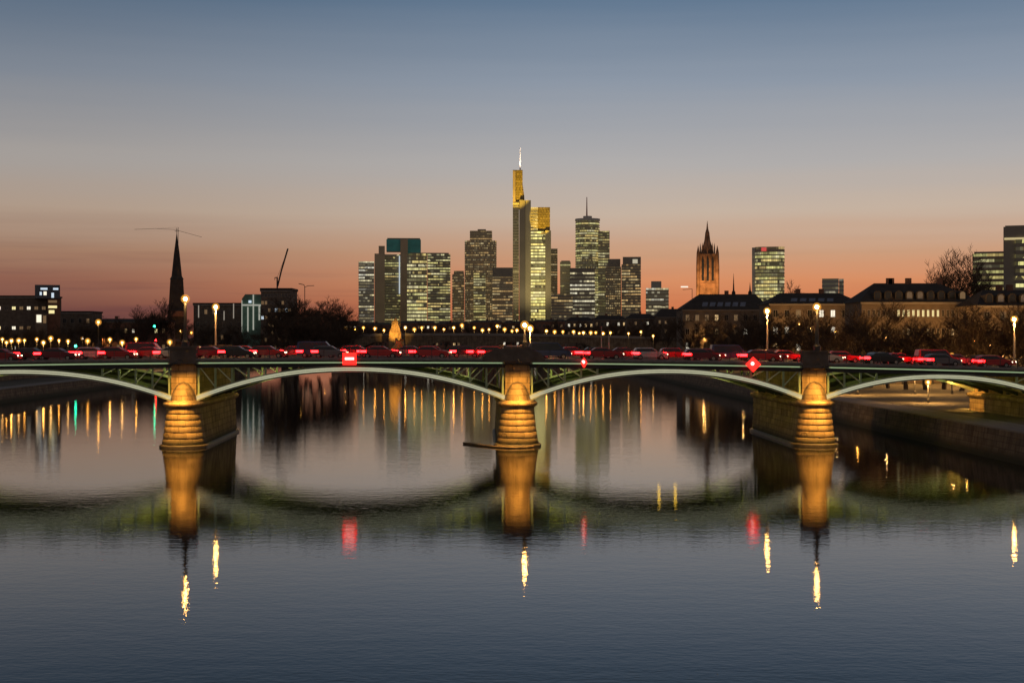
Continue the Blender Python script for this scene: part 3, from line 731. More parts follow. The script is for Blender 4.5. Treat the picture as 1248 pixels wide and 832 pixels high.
# ------------------------------------------------------------------ skyline towers
GZ = 5.0
def uvring_tower(root, name, poly, z0, z1, fh, mats, sp=.45, inset=.25, closed_top=True):
    """spandrel bands and recessed glass, storey on storey, as one connected surface with metre UVs"""
    bm = bmesh.new(); uvl = bm.loops.layers.uv.new('UVMap')
    n = len(poly); c = Vector((sum(p[0] for p in poly)/n, sum(p[1] for p in poly)/n))
    per = [0.0]
    for i in range(n): per.append(per[-1]+(Vector(poly[(i+1) % n])-Vector(poly[i])).length)
    def ring(z, ins):
        out = []
        for p in poly:
            d = Vector(p)-c; out.append(bm.verts.new((*(c+d*(1-ins/max(d.length, .1))), z)))
        return out
    nf = max(1, round((z1-z0)/fh)); fh_ = (z1-z0)/nf
    prev = ring(z0, 0); pz = z0
    def wall(a, b, za_, zb_, mi):
        for i in range(n):
            j = (i+1) % n
            f = bm.faces.new((a[i], a[j], b[j], b[i])); f.material_index = mi
            for l, (u, v) in zip(f.loops, ((per[i], za_), (per[i+1], za_), (per[i+1], zb_), (per[i], zb_))):
                l[uvl].uv = (u, (v-z0)*fh/fh_+.01)
    for k in range(nf):
        zb_ = z0+k*fh_; zs = zb_+fh_*sp
        r1 = ring(zs, 0); wall(prev, r1, zb_, zs, 0)
        r2 = ring(zs, inset); wall(r1, r2, zs, zs, 0)
        r3 = ring(zb_+fh_, inset); wall(r2, r3, zs, zb_+fh_-.02, 1)
        r4 = ring(zb_+fh_, 0); wall(r3, r4, zb_+fh_-.02, zb_+fh_-.02, 0)
        prev = r4
    if closed_top: bm.faces.new(prev).material_index = 0
    bmesh.ops.recalc_face_normals(bm, faces=bm.faces)
    me = bpy.data.meshes.new(name); bm.to_mesh(me); bm.free()
    for m_ in mats: me.materials.append(m_)
    o = bpy.data.objects.new(name, me); COL.objects.link(o); o.parent = root
    return o
def rect(x0, x1, y0, y1): return [(x0, y0), (x1, y0), (x1, y1), (x0, y1)]
def rrect(x0, x1, y0, y1, r, n=4):
    out = []
    for cx_, cy_, a0 in ((x1-r, y0+r, -90), (x1-r, y1-r, 0), (x0+r, y1-r, 90), (x0+r, y0+r, 180)):
        out += [(cx_+r*math.cos(R(a0+90*k/n)), cy_+r*math.sin(R(a0+90*k/n))) for k in range(n+1)]
    return out
SP = {k: mat('spandrel_'+k, c, .6, .15, .03) for k, c in {'olive': (.48, .42, .28), 'dark': (.3, .265, .21), 'grey': (.4, .38, .34), 'brown': (.46, .36, .25), 'light': (.6, .58, .52), 'pale': (.62, .55, .36)}.items()}
seedc = [0]
def fm(**k):
    seedc[0] += 1; k['s'] = k.get('s', .9)*1.3; return facade_mat(f'curtain_wall_{seedc[0]}', seedc[0], **k)
YG = ((1, .74, .26), (.92, .86, .3), (1, .9, .52)); WW = ((1, .82, .42), (1, .9, .55), (1, .96, .78)); OR = ((1, .58, .2), (1, .7, .28), (1, .82, .44))
class T:
    def __init__(s, name, label, px0, px1, Y, cat='tower'):
        s.Y = Y; s.x = xw((px0+px1)/2, Y); s.r = thing(name, label, cat, (s.x, Y, GZ), -math.atan2(s.x, Y) if abs(s.x) > 60 else 0)
    def X(s, px): return xw(px, s.Y)-s.x
    def Z(s, py): return zw(py, s.Y)-GZ
    def wall(self, px0, px1, ytop, y0=0, y1=None, ybot=None, sp='olive', shape='rect', name='curtain_wall', fh=3.8, r=6, band=.5, **k):
        x0, x1 = self.X(px0), self.X(px1); y1 = y1 if y1 is not None else max(12, (x1-x0)*.8)
        poly = rect(x0, x1, y0, y1) if shape == 'rect' else rrect(x0, x1, y0, y1, r)
        return uvring_tower(self.r, name, poly, 0 if ybot is None else self.Z(ybot), self.Z(ytop), fh, [SP[sp], fm(fh=fh, **k)], sp=band)
    def slab(s, px0, px1, ytop, ybot=None, y0=0, y1=10, m='dark', name='core'):
        b = MB(); b.box(s.X(px0), s.X(px1), y0, y1, 0 if ybot is None else s.Z(ybot), s.Z(ytop))
        return b.build(name, SP[m] if m in SP else M[m], s.r)

t1 = T('office_tower', 'pale glass office block with bright white storeys, leftmost of the skyline', 437, 456, 1900)
t1.wall(437, 456, 320, sp='grey', p_run=.42, p_one=.25, s=.8, cols=WW); t1.wall(437, 456, 318.6, ybot=332, y0=-.5, sp='light', p_run=.9, p_one=.6, s=.75, cols=WW, name='lit_top_storeys')
t2 = T('office_tower', 'narrow dark windowless tower slab left of the teal topped tower', 456, 468, 1960)
t2.slab(456.5, 469, 309, y1=22, m='brown'); t2.slab(461.5, 469, 299.5, ybot=309, y0=3, y1=20, m='brown', name='roof_block')
t3 = T('office_tower', 'office tower with a teal glass crown and dark central shaft', 468, 513, 2000)
t3.wall(468, 488, 310, y1=34, sp='dark', p_run=.3, p_one=.2, s=.6, cols=YG)
t3.wall(497, 513, 310, y0=3, y1=34, sp='dark', p_run=.3, p_one=.2, s=.6, cols=YG)
t3.slab(488, 497, 291.5, y0=-3, y1=30, m='brown'); t3.slab(471, 488, 291.5, ybot=306, y0=3, y1=30, m='teal', name='crown'); t3.slab(497, 513, 291.5, ybot=309.8, y0=5, y1=30, m='teal', name='crown')
t3.slab(472, 512, 289.8, ybot=291.3, y0=6, y1=28, m='dark', name='roof')
b = MB(); b.box(t3.X(486.2), t3.X(487.6), -3.6, -.2, t3.Z(358), t3.Z(312)); b.build('lit_stair_strip', glow('stair_strip', (.85, .95, 1), .55, False), t3.r)
t4 = T('office_tower', 'broad office slab with many lit storeys and a flat roof', 495, 549, 1850)
t4.wall(496, 520.5, 309, y1=26, sp='olive', p_run=.5, p_one=.42, s=.8, cols=YG, fh=4.6, band=.4, w=2.4, run=9); t4.wall(520.8, 549, 309.6, y0=1.2, y1=27, sp='dark', p_run=.34, p_one=.36, s=.75, cols=YG, fh=3.5, w=4, run=5)
t4.slab(500, 547, 307.8, ybot=309.4, y0=5, y1=22, m='dark', name='roof')
t5 = T('office_tower', 'small round shouldered office block left of the stepped brown tower', 551, 567, 1960)
t5.wall(551, 566, 334, shape='rr', r=5, sp='brown', p_run=.25, p_one=.35, s=.5, cols=OR); t5.wall(553, 565.5, 330, ybot=334, y0=2, y1=14, shape='rr', r=4, sp='brown', p_run=.1, p_one=.2, s=.4, cols=OR, name='upper_storeys')
t6 = T('office_tower', 'tall brown tower stepping in towards a narrower crown', 566, 605, 2000)
t6.wall(566, 605, 293, shape='rr', r=9, y1=40, sp='brown', p_run=.2, p_one=.6, s=.6, cols=OR, fh=3.3, w=2.2, run=3, mull=.2, band=.42)
t6.wall(572.5, 599.5, 281, ybot=293, y0=4, y1=34, sp='brown', p_run=.15, p_one=.35, s=.35, cols=OR, name='crown'); t6.slab(582, 592, 279, ybot=281, y0=6, y1=28, m='brown', name='roof')
t6.wall(577, 592, 333, y0=-2.5, y1=3, sp='olive', p_run=.45, p_one=.35, s=.6, cols=YG, name='lit_bay')
t7 = T('office_tower', 'lower dark topped office block between brown tower and gold lit skyscraper', 598, 626, 1900)
t7.wall(600, 625, 337, y1=30, sp='brown', p_run=.3, p_one=.35, s=.5, cols=OR); t7.slab(600, 625, 326, ybot=337, y0=1, y1=29, m='dark', name='roof_storey')
# the gold crowned skyscraper
t8 = T('skyscraper', 'tallest skyscraper with gold lit crown and a white antenna', 625, 672, 2070)
gold = masonry('gold_lit_panel', (.5, .38, .14), 3.6, 4.2, False, mort=.35)
t8.wall(625, 632.5, 246, y0=2, y1=22, sp='pale', p_run=.04, p_one=.1, s=.4, cols=YG, fh=4.2, band=.62)
b = MB(); b.box(t8.X(625), t8.X(637), 8, 20, t8.Z(254), t8.Z(206.5)); b.build('crown_panel', gold, t8.r)
b = MB(); b.box(t8.X(625), t8.X(628.4), 2, 7.9, t8.Z(246), t8.Z(208)); b.build('crown_fin', SP['brown'], t8.r)
b = MB(); b.prism([(t8.X(637.1), t8.Z(255)), (t8.X(640), t8.Z(255)), (t8.X(639), t8.Z(238)), (t8.X(637.1), t8.Z(224))], 10, 19); b.build('crown_fin', gold, t8.r)
t8.slab(633, 640, 244, y0=-2, y1=26, m='dark'); t8.slab(640.2, 647, 244, y0=1, y1=26, m='pale', name='corner_shaft')
t8.wall(647, 664.5, 282, y0=0, y1=34, sp='olive', p_run=.9, p_one=.6, s=1.25, cols=((1, .78, .22), (.95, .86, .28), (1, .86, .4)), fh=4.4, band=.36, run=11)
t8.slab(664.6, 671.5, 281, y0=-1.5, y1=34, m='pale', name='corner_shaft')
t8.wall(646.5, 656, 252, ybot=281.5, y0=9, y1=30, sp='pale', p_run=.95, p_one=.8, s=1.0, cols=((1, .6, .12), (1, .7, .2), (1, .75, .25)), name='crown_windows', fh=4.5)
b = MB(); b.box(t8.X(655.5), t8.X(670.5), 8, 30, t8.Z(280.5), t8.Z(252)); b.build('crown_panel', gold, t8.r)
b = MB(); b.lathe([(.95, t8.Z(206.4)), (.85, t8.Z(196)), (.5, t8.Z(190)), (.35, t8.Z(178))], c=(t8.X(634), 14, 0), n=8); b.build('antenna', M['white'], t8.r)
GOLD = (1, .62, .06)
spot(t8.r, (t8.X(622), -75, t8.Z(290)), (t8.X(630.5), 8, t8.Z(224)), 8e5, GOLD, 30, .6, .5)
spot(t8.r, (t8.X(661), -60, t8.Z(312)), (t8.X(660), 8, t8.Z(264)), 3.6e5, GOLD, 26, .35, .5)
spot(t8.r, (t8.X(634), -30, t8.Z(225)), (t8.X(634), 14, t8.Z(188)), 6e5, (1, .75, .6), 30, .7, .5)
spot(t8.r, (t8.X(644), -90, t8.Z(385)), (t8.X(646), 0, t8.Z(320)), 1.3e5, (1, .8, .4), 80, .8, .5)
t9 = T('office_tower', 'slim dark slab tower just right of the gold lit skyscraper', 671, 680, 2140)
t9.wall(671, 679.5, 303, y1=20, sp='dark', p_run=.1, p_one=.3, s=.4, cols=OR)
t10 = T('office_tower', 'dark tower with few lights left of the round antenna tower', 682, 696, 2050)
t10.wall(682.5, 695.5, 319, y1=22, sp='dark', p_run=.06, p_one=.12, s=.4, cols=YG); t10.slab(684, 694.5, 317.6, ybot=319, y0=2, y1=18, m='dark', name='roof')
t11 = T('office_block', 'low bright striped office block in front of the round antenna tower', 694, 725, 1760)
t11.wall(694.5, 725, 332, y1=26, sp='dark', p_run=.6, p_one=.3, s=.8, cols=WW, fh=4.8, run=14, band=.55); t11.slab(694.5, 725, 326.5, ybot=332, y0=1, y1=24, m='dark', name='roof_storey')
tf = T('office_block', 'low dark filler block at the foot of the towers right of the gold skyscraper', 672, 698, 1700)
tf.wall(672, 698, 358, y1=14, sp='dark', p_run=.12, p_one=.25, s=.6, cols=OR)
t12 = T('skyscraper', 'round glass skyscraper with a red and white antenna and square annex', 700, 744, 1960)
x0, x1 = t12.X(701), t12.X(731); rad = (x1-x0)/2; cxx = (x0+x1)/2
poly = [(cxx+rad*math.cos(2*math.pi*k/28), 20+rad*math.sin(2*math.pi*k/28)) for k in range(28)]
uvring_tower(t12.r, 'curtain_wall', poly, 0, t12.Z(268), 3.4, [SP['olive'], fm(fh=3.4, p_run=.34, p_one=.6, s=.75, cols=YG, w=1.8, run=6, mull=.12)], sp=.4)
b = MB(); b.lathe([(rad+.4, t12.Z(268)), (rad+.4, t12.Z(265.5)), (rad*.6, t12.Z(265.4)), (rad*.36, t12.Z(264.5)), (rad*.36, t12.Z(262))], c=(cxx, 20, 0), n=28); b.build('roof_ring', SP['light'], t12.r)
b = MB(); b.lathe([(1.1, t12.Z(262)), (.8, t12.Z(252)), (.5, t12.Z(238.5))], c=(cxx-1, 20, 0), n=8); b.build('antenna', mat('antenna_red', (.5, .2, .16), .5, .2, .2), t12.r)
t12.wall(729, 743, 281, y0=8, y1=40, sp='olive', p_run=.18, p_one=.4, s=.55, cols=YG, name='annex')
t13 = T('office_tower', 'dark block between round antenna tower and the flat topped tower', 737, 758, 1880)
t13.wall(738, 757, 325, y1=26, sp='dark', p_run=.2, p_one=.45, s=.6, cols=OR, fh=3.2, w=2.5, mull=.2, run=3); t13.slab(741, 756, 315.5, ybot=325, y0=2, y1=22, m='dark', name='roof_storey')
t14 = T('office_tower', 'flat topped dark tower with one bright top corner, right end of cluster', 757, 782, 1860)
t14.wall(757.4, 781, 322, y1=28, sp='dark', p_run=.24, p_one=.36, s=.6, cols=OR); t14.slab(759, 781, 313, ybot=322, y0=1, y1=26, m='dark', name='roof_storey')
b = MB(); b.box(t14.X(771), t14.X(777), .4, .9, t14.Z(321), t14.Z(316)); b.build('lit_sign', glow('lit_patch', (1, .9, .65), .5, False), t14.r)
t15 = T('office_block', 'small lone office block with a roof box, right of the tower cluster', 787, 815, 1500)
t15.wall(787, 815, 351, y1=22, sp='olive', p_run=.3, p_one=.3, s=.6, cols=WW); t15.slab(793.5, 806, 342.5, ybot=351, y0=4, y1=16, m='grey', name='roof_box')
# rounded tower right of the cathedral
t16 = T('office_tower', 'rounded corner office tower with red sign panel, right of the cathedral', 917, 957, 1400)
t16.wall(920, 956, 307, shape='rr', r=7, y1=30, sp='olive', p_run=.6, p_one=.65, s=.8, cols=YG, fh=3.6, w=2.0, band=.34, run=5)
b = MB(); b.box(t16.X(916.6), t16.X(921.5), 6, 18, 0, t16.Z(301)); b.build('stair_tower', SP['light'], t16.r)
t16.wall(920, 956, 300.6, ybot=306.6, shape='rr', r=7, y0=.5, y1=29, sp='brown', p_run=.2, p_one=.5, s=.4, cols=OR, name='top_storey', fh=5)
b = MB(); b.box(t16.X(928), t16.X(934), -.6, .2, t16.Z(306), t16.Z(301.6)); b.build('sign_panel', glow('sign_panel', (1, .12, .1), .6, False), t16.r)
t17 = T('office_block', 'short grey office block above the roofs right of the rounded tower', 1002, 1028, 1300)
t17.wall(1002, 1022, 339.4, y1=18, sp='grey', p_run=.12, p_one=.2, s=.35, cols=WW); t17.wall(1022.3, 1028, 339.8, y0=2, y1=16, sp='grey', p_run=.2, p_one=.3, s=.4, cols=WW, name='annex')
t18 = T('office_block', 'dark office block beside the tall tower at the right edge', 1185, 1227, 900)
t18.wall(1186, 1226, 309, y1=24, sp='brown', p_run=.4, p_one=.3, s=.5, cols=YG, w=2.0, fh=3.6); t18.slab(1188, 1226, 306.5, ybot=309, y0=1, y1=20, m='dark', name='roof')
t19 = T('office_tower', 'tall dark tower cut by the right edge of the photo', 1224, 1266, 870)
t19.slab(1224, 1238, 276, y1=30, m='dark'); t19.wall(1238, 1266, 292, y0=-1.5, y1=30, sp='dark', p_run=.7, p_one=.2, s=.9, cols=YG, w=2.4, fh=4.4)
t19.slab(1226, 1266, 274.5, ybot=291.5, y0=.5, y1=28, m='dark', name='roof_storey')
b = MB(); b.box(t19.X(1225), t19.X(1262), -.5, .4, t19.Z(292), t19.Z(289.5)); b.build('light_band', glow('light_band', (1, .8, .4), .55, False), t19.r)

# ------------------------------------------------------------------ cathedral tower and churches
DY = 1000
dm = T('cathedral_tower', 'floodlit red sandstone gothic cathedral tower with a pointed lantern spire', 847, 878, DY, 'cathedral')
hw_ = dm.X(876.5)-1.2
b = MB(); b.rings([[(s1*w_, 9+s2*w_, z) for s1, s2 in ((-1, -1), (1, -1), (1, 1), (-1, 1))] for z, w_ in ((0, hw_), (dm.Z(345), hw_), (dm.Z(344), hw_-.35), (dm.Z(326), hw_-.4), (dm.Z(325), hw_-.7), (dm.Z(309), hw_-.8))]); b.build('wall', M['redsand'], dm.r)
for s1 in (-1, 1):
    for s2 in (-1, 1):
        b = MB(); c_ = (s1*(hw_-.2), 9+s2*(hw_-.2)); b.lathe([(1.5, 0), (1.4, dm.Z(325)), (1.1, dm.Z(308)), (.9, dm.Z(306)), (.1, dm.Z(299))], c=(*c_, 0), n=6); b.build('corner_turret', M['redsand'], dm.r)
for k in (-1, 0, 1):
    b = MB(); x = k*hw_*.5; b.prism([(x-.8, dm.Z(342)), (x+.8, dm.Z(342)), (x+.8, dm.Z(318)), (x, dm.Z(312)), (x-.8, dm.Z(318))], 9-hw_+.1, 9-hw_+.75); b.build('tall_window', M['dglass'], dm.r)
    b = MB(); b.box(x+2.0, x+2.6, 9-hw_-.7, 9-hw_+1.2, 0, dm.Z(310)); b.build('buttress', M['redsand'], dm.r)
b = MB(); b.lathe([(hw_*.66, dm.Z(309)), (hw_*.6, dm.Z(303)), (hw_*.42, dm.Z(297)), (hw_*.3, dm.Z(292)), (hw_*.24, dm.Z(286)), (hw_*.22, dm.Z(283)), (hw_*.1, dm.Z(278)), (.1, dm.Z(268))], c=(-.3, 9, 0), n=8); b.build('lantern_spire', M['redsand'], dm.r)
for k in range(8):
    a_ = 2*math.pi*k/8; b = MB(); c_ = (-.3+hw_*.72*math.cos(a_), 9+hw_*.72*math.sin(a_), 0)
    b.lathe([(.6, dm.Z(309)), (.5, dm.Z(301)), (.05, dm.Z(295))], c=c_, n=5); b.build('pinnacle', M['redsand'], dm.r)
FL = (1, .5, .16)
for dx, tz, e in ((-14, 344, 2.4e5), (14, 344, 2.0e5), (0, 294, 1.1e5)):
    spot(dm.r, (dx, -26, dm.Z(372)), (dx*.3, 9, dm.Z(tz)), e*.26, FL, 60, .8, .5)
ch = T('church', 'dark church with a tall needle spire beside the left lamp post', 205, 226, 640, 'church')
cw = ch.X(224)-.0
b = MB(); b.rings([[(s1*w_, 5+s2*w_, z) for s1, s2 in ((-1, -1), (1, -1), (1, 1), (-1, 1))] for z, w_ in ((0, cw*1.3), (ch.Z(378), cw*1.28), (ch.Z(377), cw*1.16), (ch.Z(340), cw*.9))]); b.build('tower_wall', M['slate'], ch.r)
b = MB(); b.lathe([(cw*1.0, ch.Z(340)), (cw*.74, ch.Z(336)), (cw*.4, ch.Z(308)), (.08, ch.Z(283))], c=(0, 5, 0), n=8); b.build('spire', M['slate'], ch.r)
b = MB(); b.box(-.12, .12, 4.9, 5.1, ch.Z(285), ch.Z(277)); b.box(-.9, .9, 4.92, 5.08, ch.Z(281), ch.Z(280.4)); b.build('cross', M['dksteel'], ch.r)
b = MB(); b.prism([(-16, 0), (-4.6, 0), (-4.6, 12), (-10, 17.5), (-16, 12)], 4, 26); b.build('nave', M['stone_dark'], ch.r)
b = MB(); b.box(-2.6, 3.4, -1.0, -.4, ch.Z(385.5), ch.Z(379)); b.build('gallery', M['brick'], ch.r)
for k, (px, y0, y1, Y) in enumerate([(894, 333, 362, 820), (914, 344, 362, 820)]):
    b = thing('church_turret', ['thin black roof turret rising left of the rounded office tower', 'very short thin roof spike beside the rounded office tower'][k], 'spire', (xw(px, Y), Y, GZ))
    q = MB(); q.lathe([(1.1, 0), (1.1, zw(y1-6, Y)-GZ), (.5, zw(y1-8, Y)-GZ), (.05, zw(y0, Y)-GZ)], n=6); q.build('spire', M['slate'], b)
# cranes
def tube_thing(name, label, cat, segs, m='dksteel'):
    o = thing(name, label, cat, Vector(segs[0][1][0]) if False else (0, 0, 0))
    base = Vector(segs[0][1][0]); o.location = base
    for nm, pts, r_ in segs:
        q = MB(); q.tube([Vector(p)-base for p in pts], r_, 5); q.build(nm, M[m], o)
    return o
P = lambda px, py, Y: at(px, py, Y)
tube_thing('tower_crane', 'distant tower crane with a long thin jib behind the church spire', 'crane',
           [('mast', [(xw(217.3, 900), 900, GZ), P(217.3, 277, 900)], .15), ('jib', [P(217, 280, 900), P(190, 278.6, 900), P(164, 279.6, 900)], .1), ('counter_jib', [P(217, 281, 900), P(246, 289, 900)], .1), ('tie', [P(217.3, 277, 900), P(186, 278.8, 900)], .04)])

# ------------------------------------------------------------------ houses on the banks
winmesh = {}
def window_mesh(kind, w_, h_):
    key = (kind, w_, h_)
    if key in winmesh: return winmesh[key]
    q = MB(); f = .1
    q.rings([[(-w_/2, -.05, 0), (w_/2, -.05, 0), (w_/2, -.05, h_), (-w_/2, -.05, h_)], [(-w_/2+f, -.05, f), (w_/2-f, -.05, f), (w_/2-f, -.05, h_-f), (-w_/2+f, -.05, h_-f)],
             [(-w_/2+f, -.005, f), (w_/2-f, -.005, f), (w_/2-f, -.005, h_-f), (-w_/2+f, -.005, h_-f)]], mi=[0, 0], cap0=False, cap1=False)
    q.face([(-w_/2+f, -.006, f), (w_/2-f, -.006, f), (w_/2-f, -.006, h_-f), (-w_/2+f, -.006, h_-f)], 1)
    q.box(-.04, .04, -.055, -.02, f, h_-f, 0)
    o = q.build('window', [M['conc'], M[kind]]); me = o.data; bpy.data.objects.remove(o)
    winmesh[key] = me; return me
rh = random.Random(11)
def house(name, label, px0, px1, yeave, yridge, Y, zb, depth=13, hip=(5, 5), rows=4, lit=.25, wm='plaster', rot=0, ncol=None, kinds=('win_warm', 'win_white', 'win_yel'), wh=(1.25, 1.9), chim=2, bright_row=None, cat='house', flat=False, dormers=0, sky_=0, group=None):
    W_ = (px1-px0)/F*Y; x = xw((px0+px1)/2, Y)
    o = thing(name, label, cat, (x, Y, zb), rot, group); ze = zw(yeave, Y)-zb; zr = zw(yridge, Y)-zb
    q = MB(); q.box(-W_/2, W_/2, 0, depth, 0, ze); q.build('wall', M[wm], o)
    if flat:
        q = MB(); q.box(-W_/2-.3, W_/2+.3, -.3, depth+.3, ze+.003, max(ze+.5, zr)); rf = q.build('roof', M['slate'], o)
    else:
        e = .5; q = MB(); a_, b_ = -W_/2-e, W_/2+e; c_, d_ = -e, depth+e
        v = [q.bm.verts.new(p_) for p_ in ((a_, c_, ze+.003), (b_, c_, ze+.003), (b_, d_, ze+.003), (a_, d_, ze+.003), (-W_/2+hip[0], depth/2, zr), (W_/2-hip[1], depth/2, zr))]
        for f in ((0, 1, 5, 4), (2, 3, 4, 5), (1, 2, 5), (3, 0, 4), (3, 2, 1, 0)): q.bm.faces.new([v[i] for i in f])
        rf = q.build('roof', M['slate'], o)
        for k in range(chim):
            q = MB(); cx_ = -W_/2+hip[0]+(W_-hip[0]-hip[1])*(k+.5)/chim+rh.uniform(-2, 2); q.box(cx_-.6, cx_+.6, depth/2-.3, depth/2+.5, zr-1.5, zr+1.1); q.build('chimney', M['brick'], rf)
        sl = (zr-ze)/(depth/2+e)
        for k in range(sky_):
            q = MB(); cx_ = W_*.02+(k-sky_/2)*2.3; ya = 1.2; yb = 3.4
            q.rings([[(cx_-.8, ya, ze+sl*(ya+e)+.06), (cx_+.8, ya, ze+sl*(ya+e)+.06), (cx_+.8+.6, yb, ze+sl*(yb+e)+.06), (cx_-.8+.6, yb, ze+sl*(yb+e)+.06)], [(cx_-.8, ya, ze+sl*(ya+e)-.1), (cx_+.8, ya, ze+sl*(ya+e)-.1), (cx_+1.4, yb, ze+sl*(yb+e)-.1), (cx_-.2, yb, ze+sl*(yb+e)-.1)]])
            q.build('skylight', M['skyglass'], rf)
        for k in range(dormers):
            cx_ = -W_*.36+W_*.72*k/max(1, dormers-1); z0 = ze+.5
            q = MB(); pr = [(cx_-.8, z0), (cx_+.8, z0)]+[(cx_+.8*math.cos(t_), z0+1.3+.6*math.sin(t_)) for t_ in (math.pi*j/6 for j in range(7))]
            q.prism(pr, .4, 3.6); dq = q.build('dormer', M['slate'], rf)
            q = MB(); pr = [(cx_-.55, z0+.2), (cx_+.55, z0+.2)]+[(cx_+.55*math.cos(t_), z0+1.25+.45*math.sin(t_)) for t_ in (math.pi*j/6 for j in range(7))]
            q.prism(pr, .36, .41); q.build('dormer_window', M[rh.choice(['skyglass', 'dglass', 'win_dim', 'dglass', 'dglass', 'dglass'])], rf)
    q = MB(); q.box(-W_/2-.25, W_/2+.25, -.3, -.003, ze-.45, ze-.02); q.build('cornice', M['conc'], o)
    ncol = ncol or max(2, int(W_/2.9)); st_h = (ze-1.2)/rows
    for r_ in range(rows):
        for c_ in range(ncol):
            u = rh.random(); k = 'dglass'
            if bright_row is not None and r_ == bright_row[0]:
                k = 'win_yel' if bright_row[1] <= c_ < bright_row[2] else 'dglass'
            elif u < lit: k = rh.choice(kinds)
            elif u < lit+.2: k = 'win_dim'
            wo_ = bpy.data.objects.new('window', window_mesh(k, *wh)); COL.objects.link(wo_); wo_.parent = o
            wo_.location = (-W_/2+W_*(c_+.5)/ncol, -.004, 1.0+st_h*r_+max(.3, (st_h-wh[1])/2-.2))
    return o
M['skyglass'] = mat('skylight_glass', (.2, .22, .27), .12, .2, 1)
M['win_dim'] = glow('window_dim', (1, .6, .28), .16, False)
# right bank
house('town_house', 'long townhouse with a big dark hipped roof and bluish skylights, below the cathedral', 832, 938, 377, 357.5, 430, 2.7, 16, (6, 3), 4, .13, sky_=6, kinds=('win_warm', 'win_white'), chim=1)
house('town_house', 'townhouse with lit roof lights between the golden lamp and the right lamp', 938, 1050, 370, 356, 360, 2.7, 15, (4, 4), 4, .14, sky_=5, kinds=('win_warm', 'win_white'))
house('town_house', 'big mansion with a row of ten lit windows under arched dormers', 1050, 1194, 368, 343.5, 300, 2.7, 15, (4.5, 6.5), 4, .1, ncol=24, bright_row=(3, 7, 16), dormers=9, wh=(.62, 1.55), chim=4, kinds=('win_warm',))
house('town_house', 'low dark house under the tall tower at the right edge', 1193, 1290, 372, 352, 285, 2.7, 14, (3, 3), 4, .12, chim=2, dormers=6, kinds=('win_warm', 'win_white'))
# far right bank row behind the trees
for k, (a_, b_, e_, r_, Y) in enumerate([(690, 724, 391, 386, 800), (724, 764, 389, 384, 780), (764, 800, 388, 382, 760), (800, 846, 386, 376, 740), (846, 880, 392, 384, 700)]):
    house('quay_house', f'warmly lit house behind bare trees on the far right quay, {ORD[k]} from the left', a_, b_, e_, r_, Y, 3.5, 14, (3, 3), 4, .42, kinds=('win_warm', 'win_warm', 'win_white'), chim=1, group='lit houses on the far right quay')
for k, (a_, b_, r_) in enumerate([(404, 440, 391), (440, 478, 393), (486, 530, 391), (530, 572, 392), (572, 612, 390), (612, 650, 391), (650, 692, 389)]):
    house('city_block', f'low dark city block under the towers behind the lamp row, {ORD[k]} from the left', a_, b_, r_+2, r_, 980+20*(k % 3), 4.5, 14, (3, 3), 3, .12, wm='brick', wh=(1.6, 1.9), kinds=('win_warm', 'win_white'), chim=1, cat='building', group='low city blocks under the towers')
# left bank
h1 = house('office_building', 'long flat dark building with a few square lit windows at the left edge', -24, 58, 362, 360, 520, ZU, 16, rows=3, lit=.3, wm='stone_dark', flat=True, ncol=9, wh=(1.5, 1.3), cat='building', kinds=('win_white', 'win_dim', 'win_yel'))
q = T('stair_block', 'blue grey glass roof pavilion with white lights on the left building', 43, 74, 515, 'building')
q.r.location.z = ZU; Zq = lambda y: zw(y, 515)-ZU
b = MB(); b.box(q.X(58), q.X(73), -2, 12, 0, Zq(364)); b.build('stair_tower', M['brick'], q.r)
b = MB(); b.box(q.X(43.5), q.X(72.5), -3, 10, Zq(363.8), Zq(347.5)); b.build('pavilion', mat('blue_panel', (.06, .085, .12), .35, .2, .5), q.r)
for x0_, x1_, y0_, y1_, mm in ((50, 58, 351, 353.5, 'win_blue'), (64.5, 70.5, 351, 353.5, 'win_blue'), (53.5, 57, 355.5, 360, 'win_white'), (62.5, 65.5, 357, 363, 'win_blue'), (49, 51.5, 356, 360, 'win_blue')):
    b = MB(); b.box(q.X(x0_), q.X(x1_), -3.05, -2.95, Zq(y1_), Zq(y0_)); b.build('window', M[mm], q.r)
for x0_, x1_, y0_, y1_, mm in ((59, 69, 372.5, 375.5, 'win_yel'), (59.5, 66, 378, 382, 'win_yel'), (59, 69, 366, 369, 'win_dim'), (45.5, 51, 384, 393, 'win_white'), (53, 56.5, 385, 394, 'win_dim')):
    b = MB(); b.box(q.X(x0_), q.X(x1_), -2.05 if x0_ > 57 else -7.2, -1.95 if x0_ > 57 else -1.0, Zq(y1_), Zq(y0_)); b.build('window', M[mm], q.r)
b = MB(); b.box(q.X(44), q.X(57.8), -7, -.8, 0, Zq(383)); b.build('entrance_wing', M['plaster'], q.r)
house('office_building', 'low flat roofed building with cool white roof lights, left of the orange lamp', 74, 112, 381, 379, 560, ZU, 14, rows=3, lit=.15, wm='stone_dark', flat=True, cat='building', kinds=('win_blue', 'win_white'))
house('office_building', 'low dark building between the orange lamp and the church', 112, 204, 392, 388, 600, ZU, 14, (4, 4), rows=2, lit=.12, wm='brick', cat='building')
house('office_building', 'dark flat building right of the church with pale stair strips', 236, 296, 371, 369, 560, ZU, 14, rows=4, lit=.06, wm='stone_dark', flat=True, cat='building')
lf = T('glass_atrium', 'white framed glass atrium building glowing between the dark blocks', 294, 320, 540, 'building'); lf.r.location.z = ZU; Zl = lambda y: zw(y, 540)-ZU
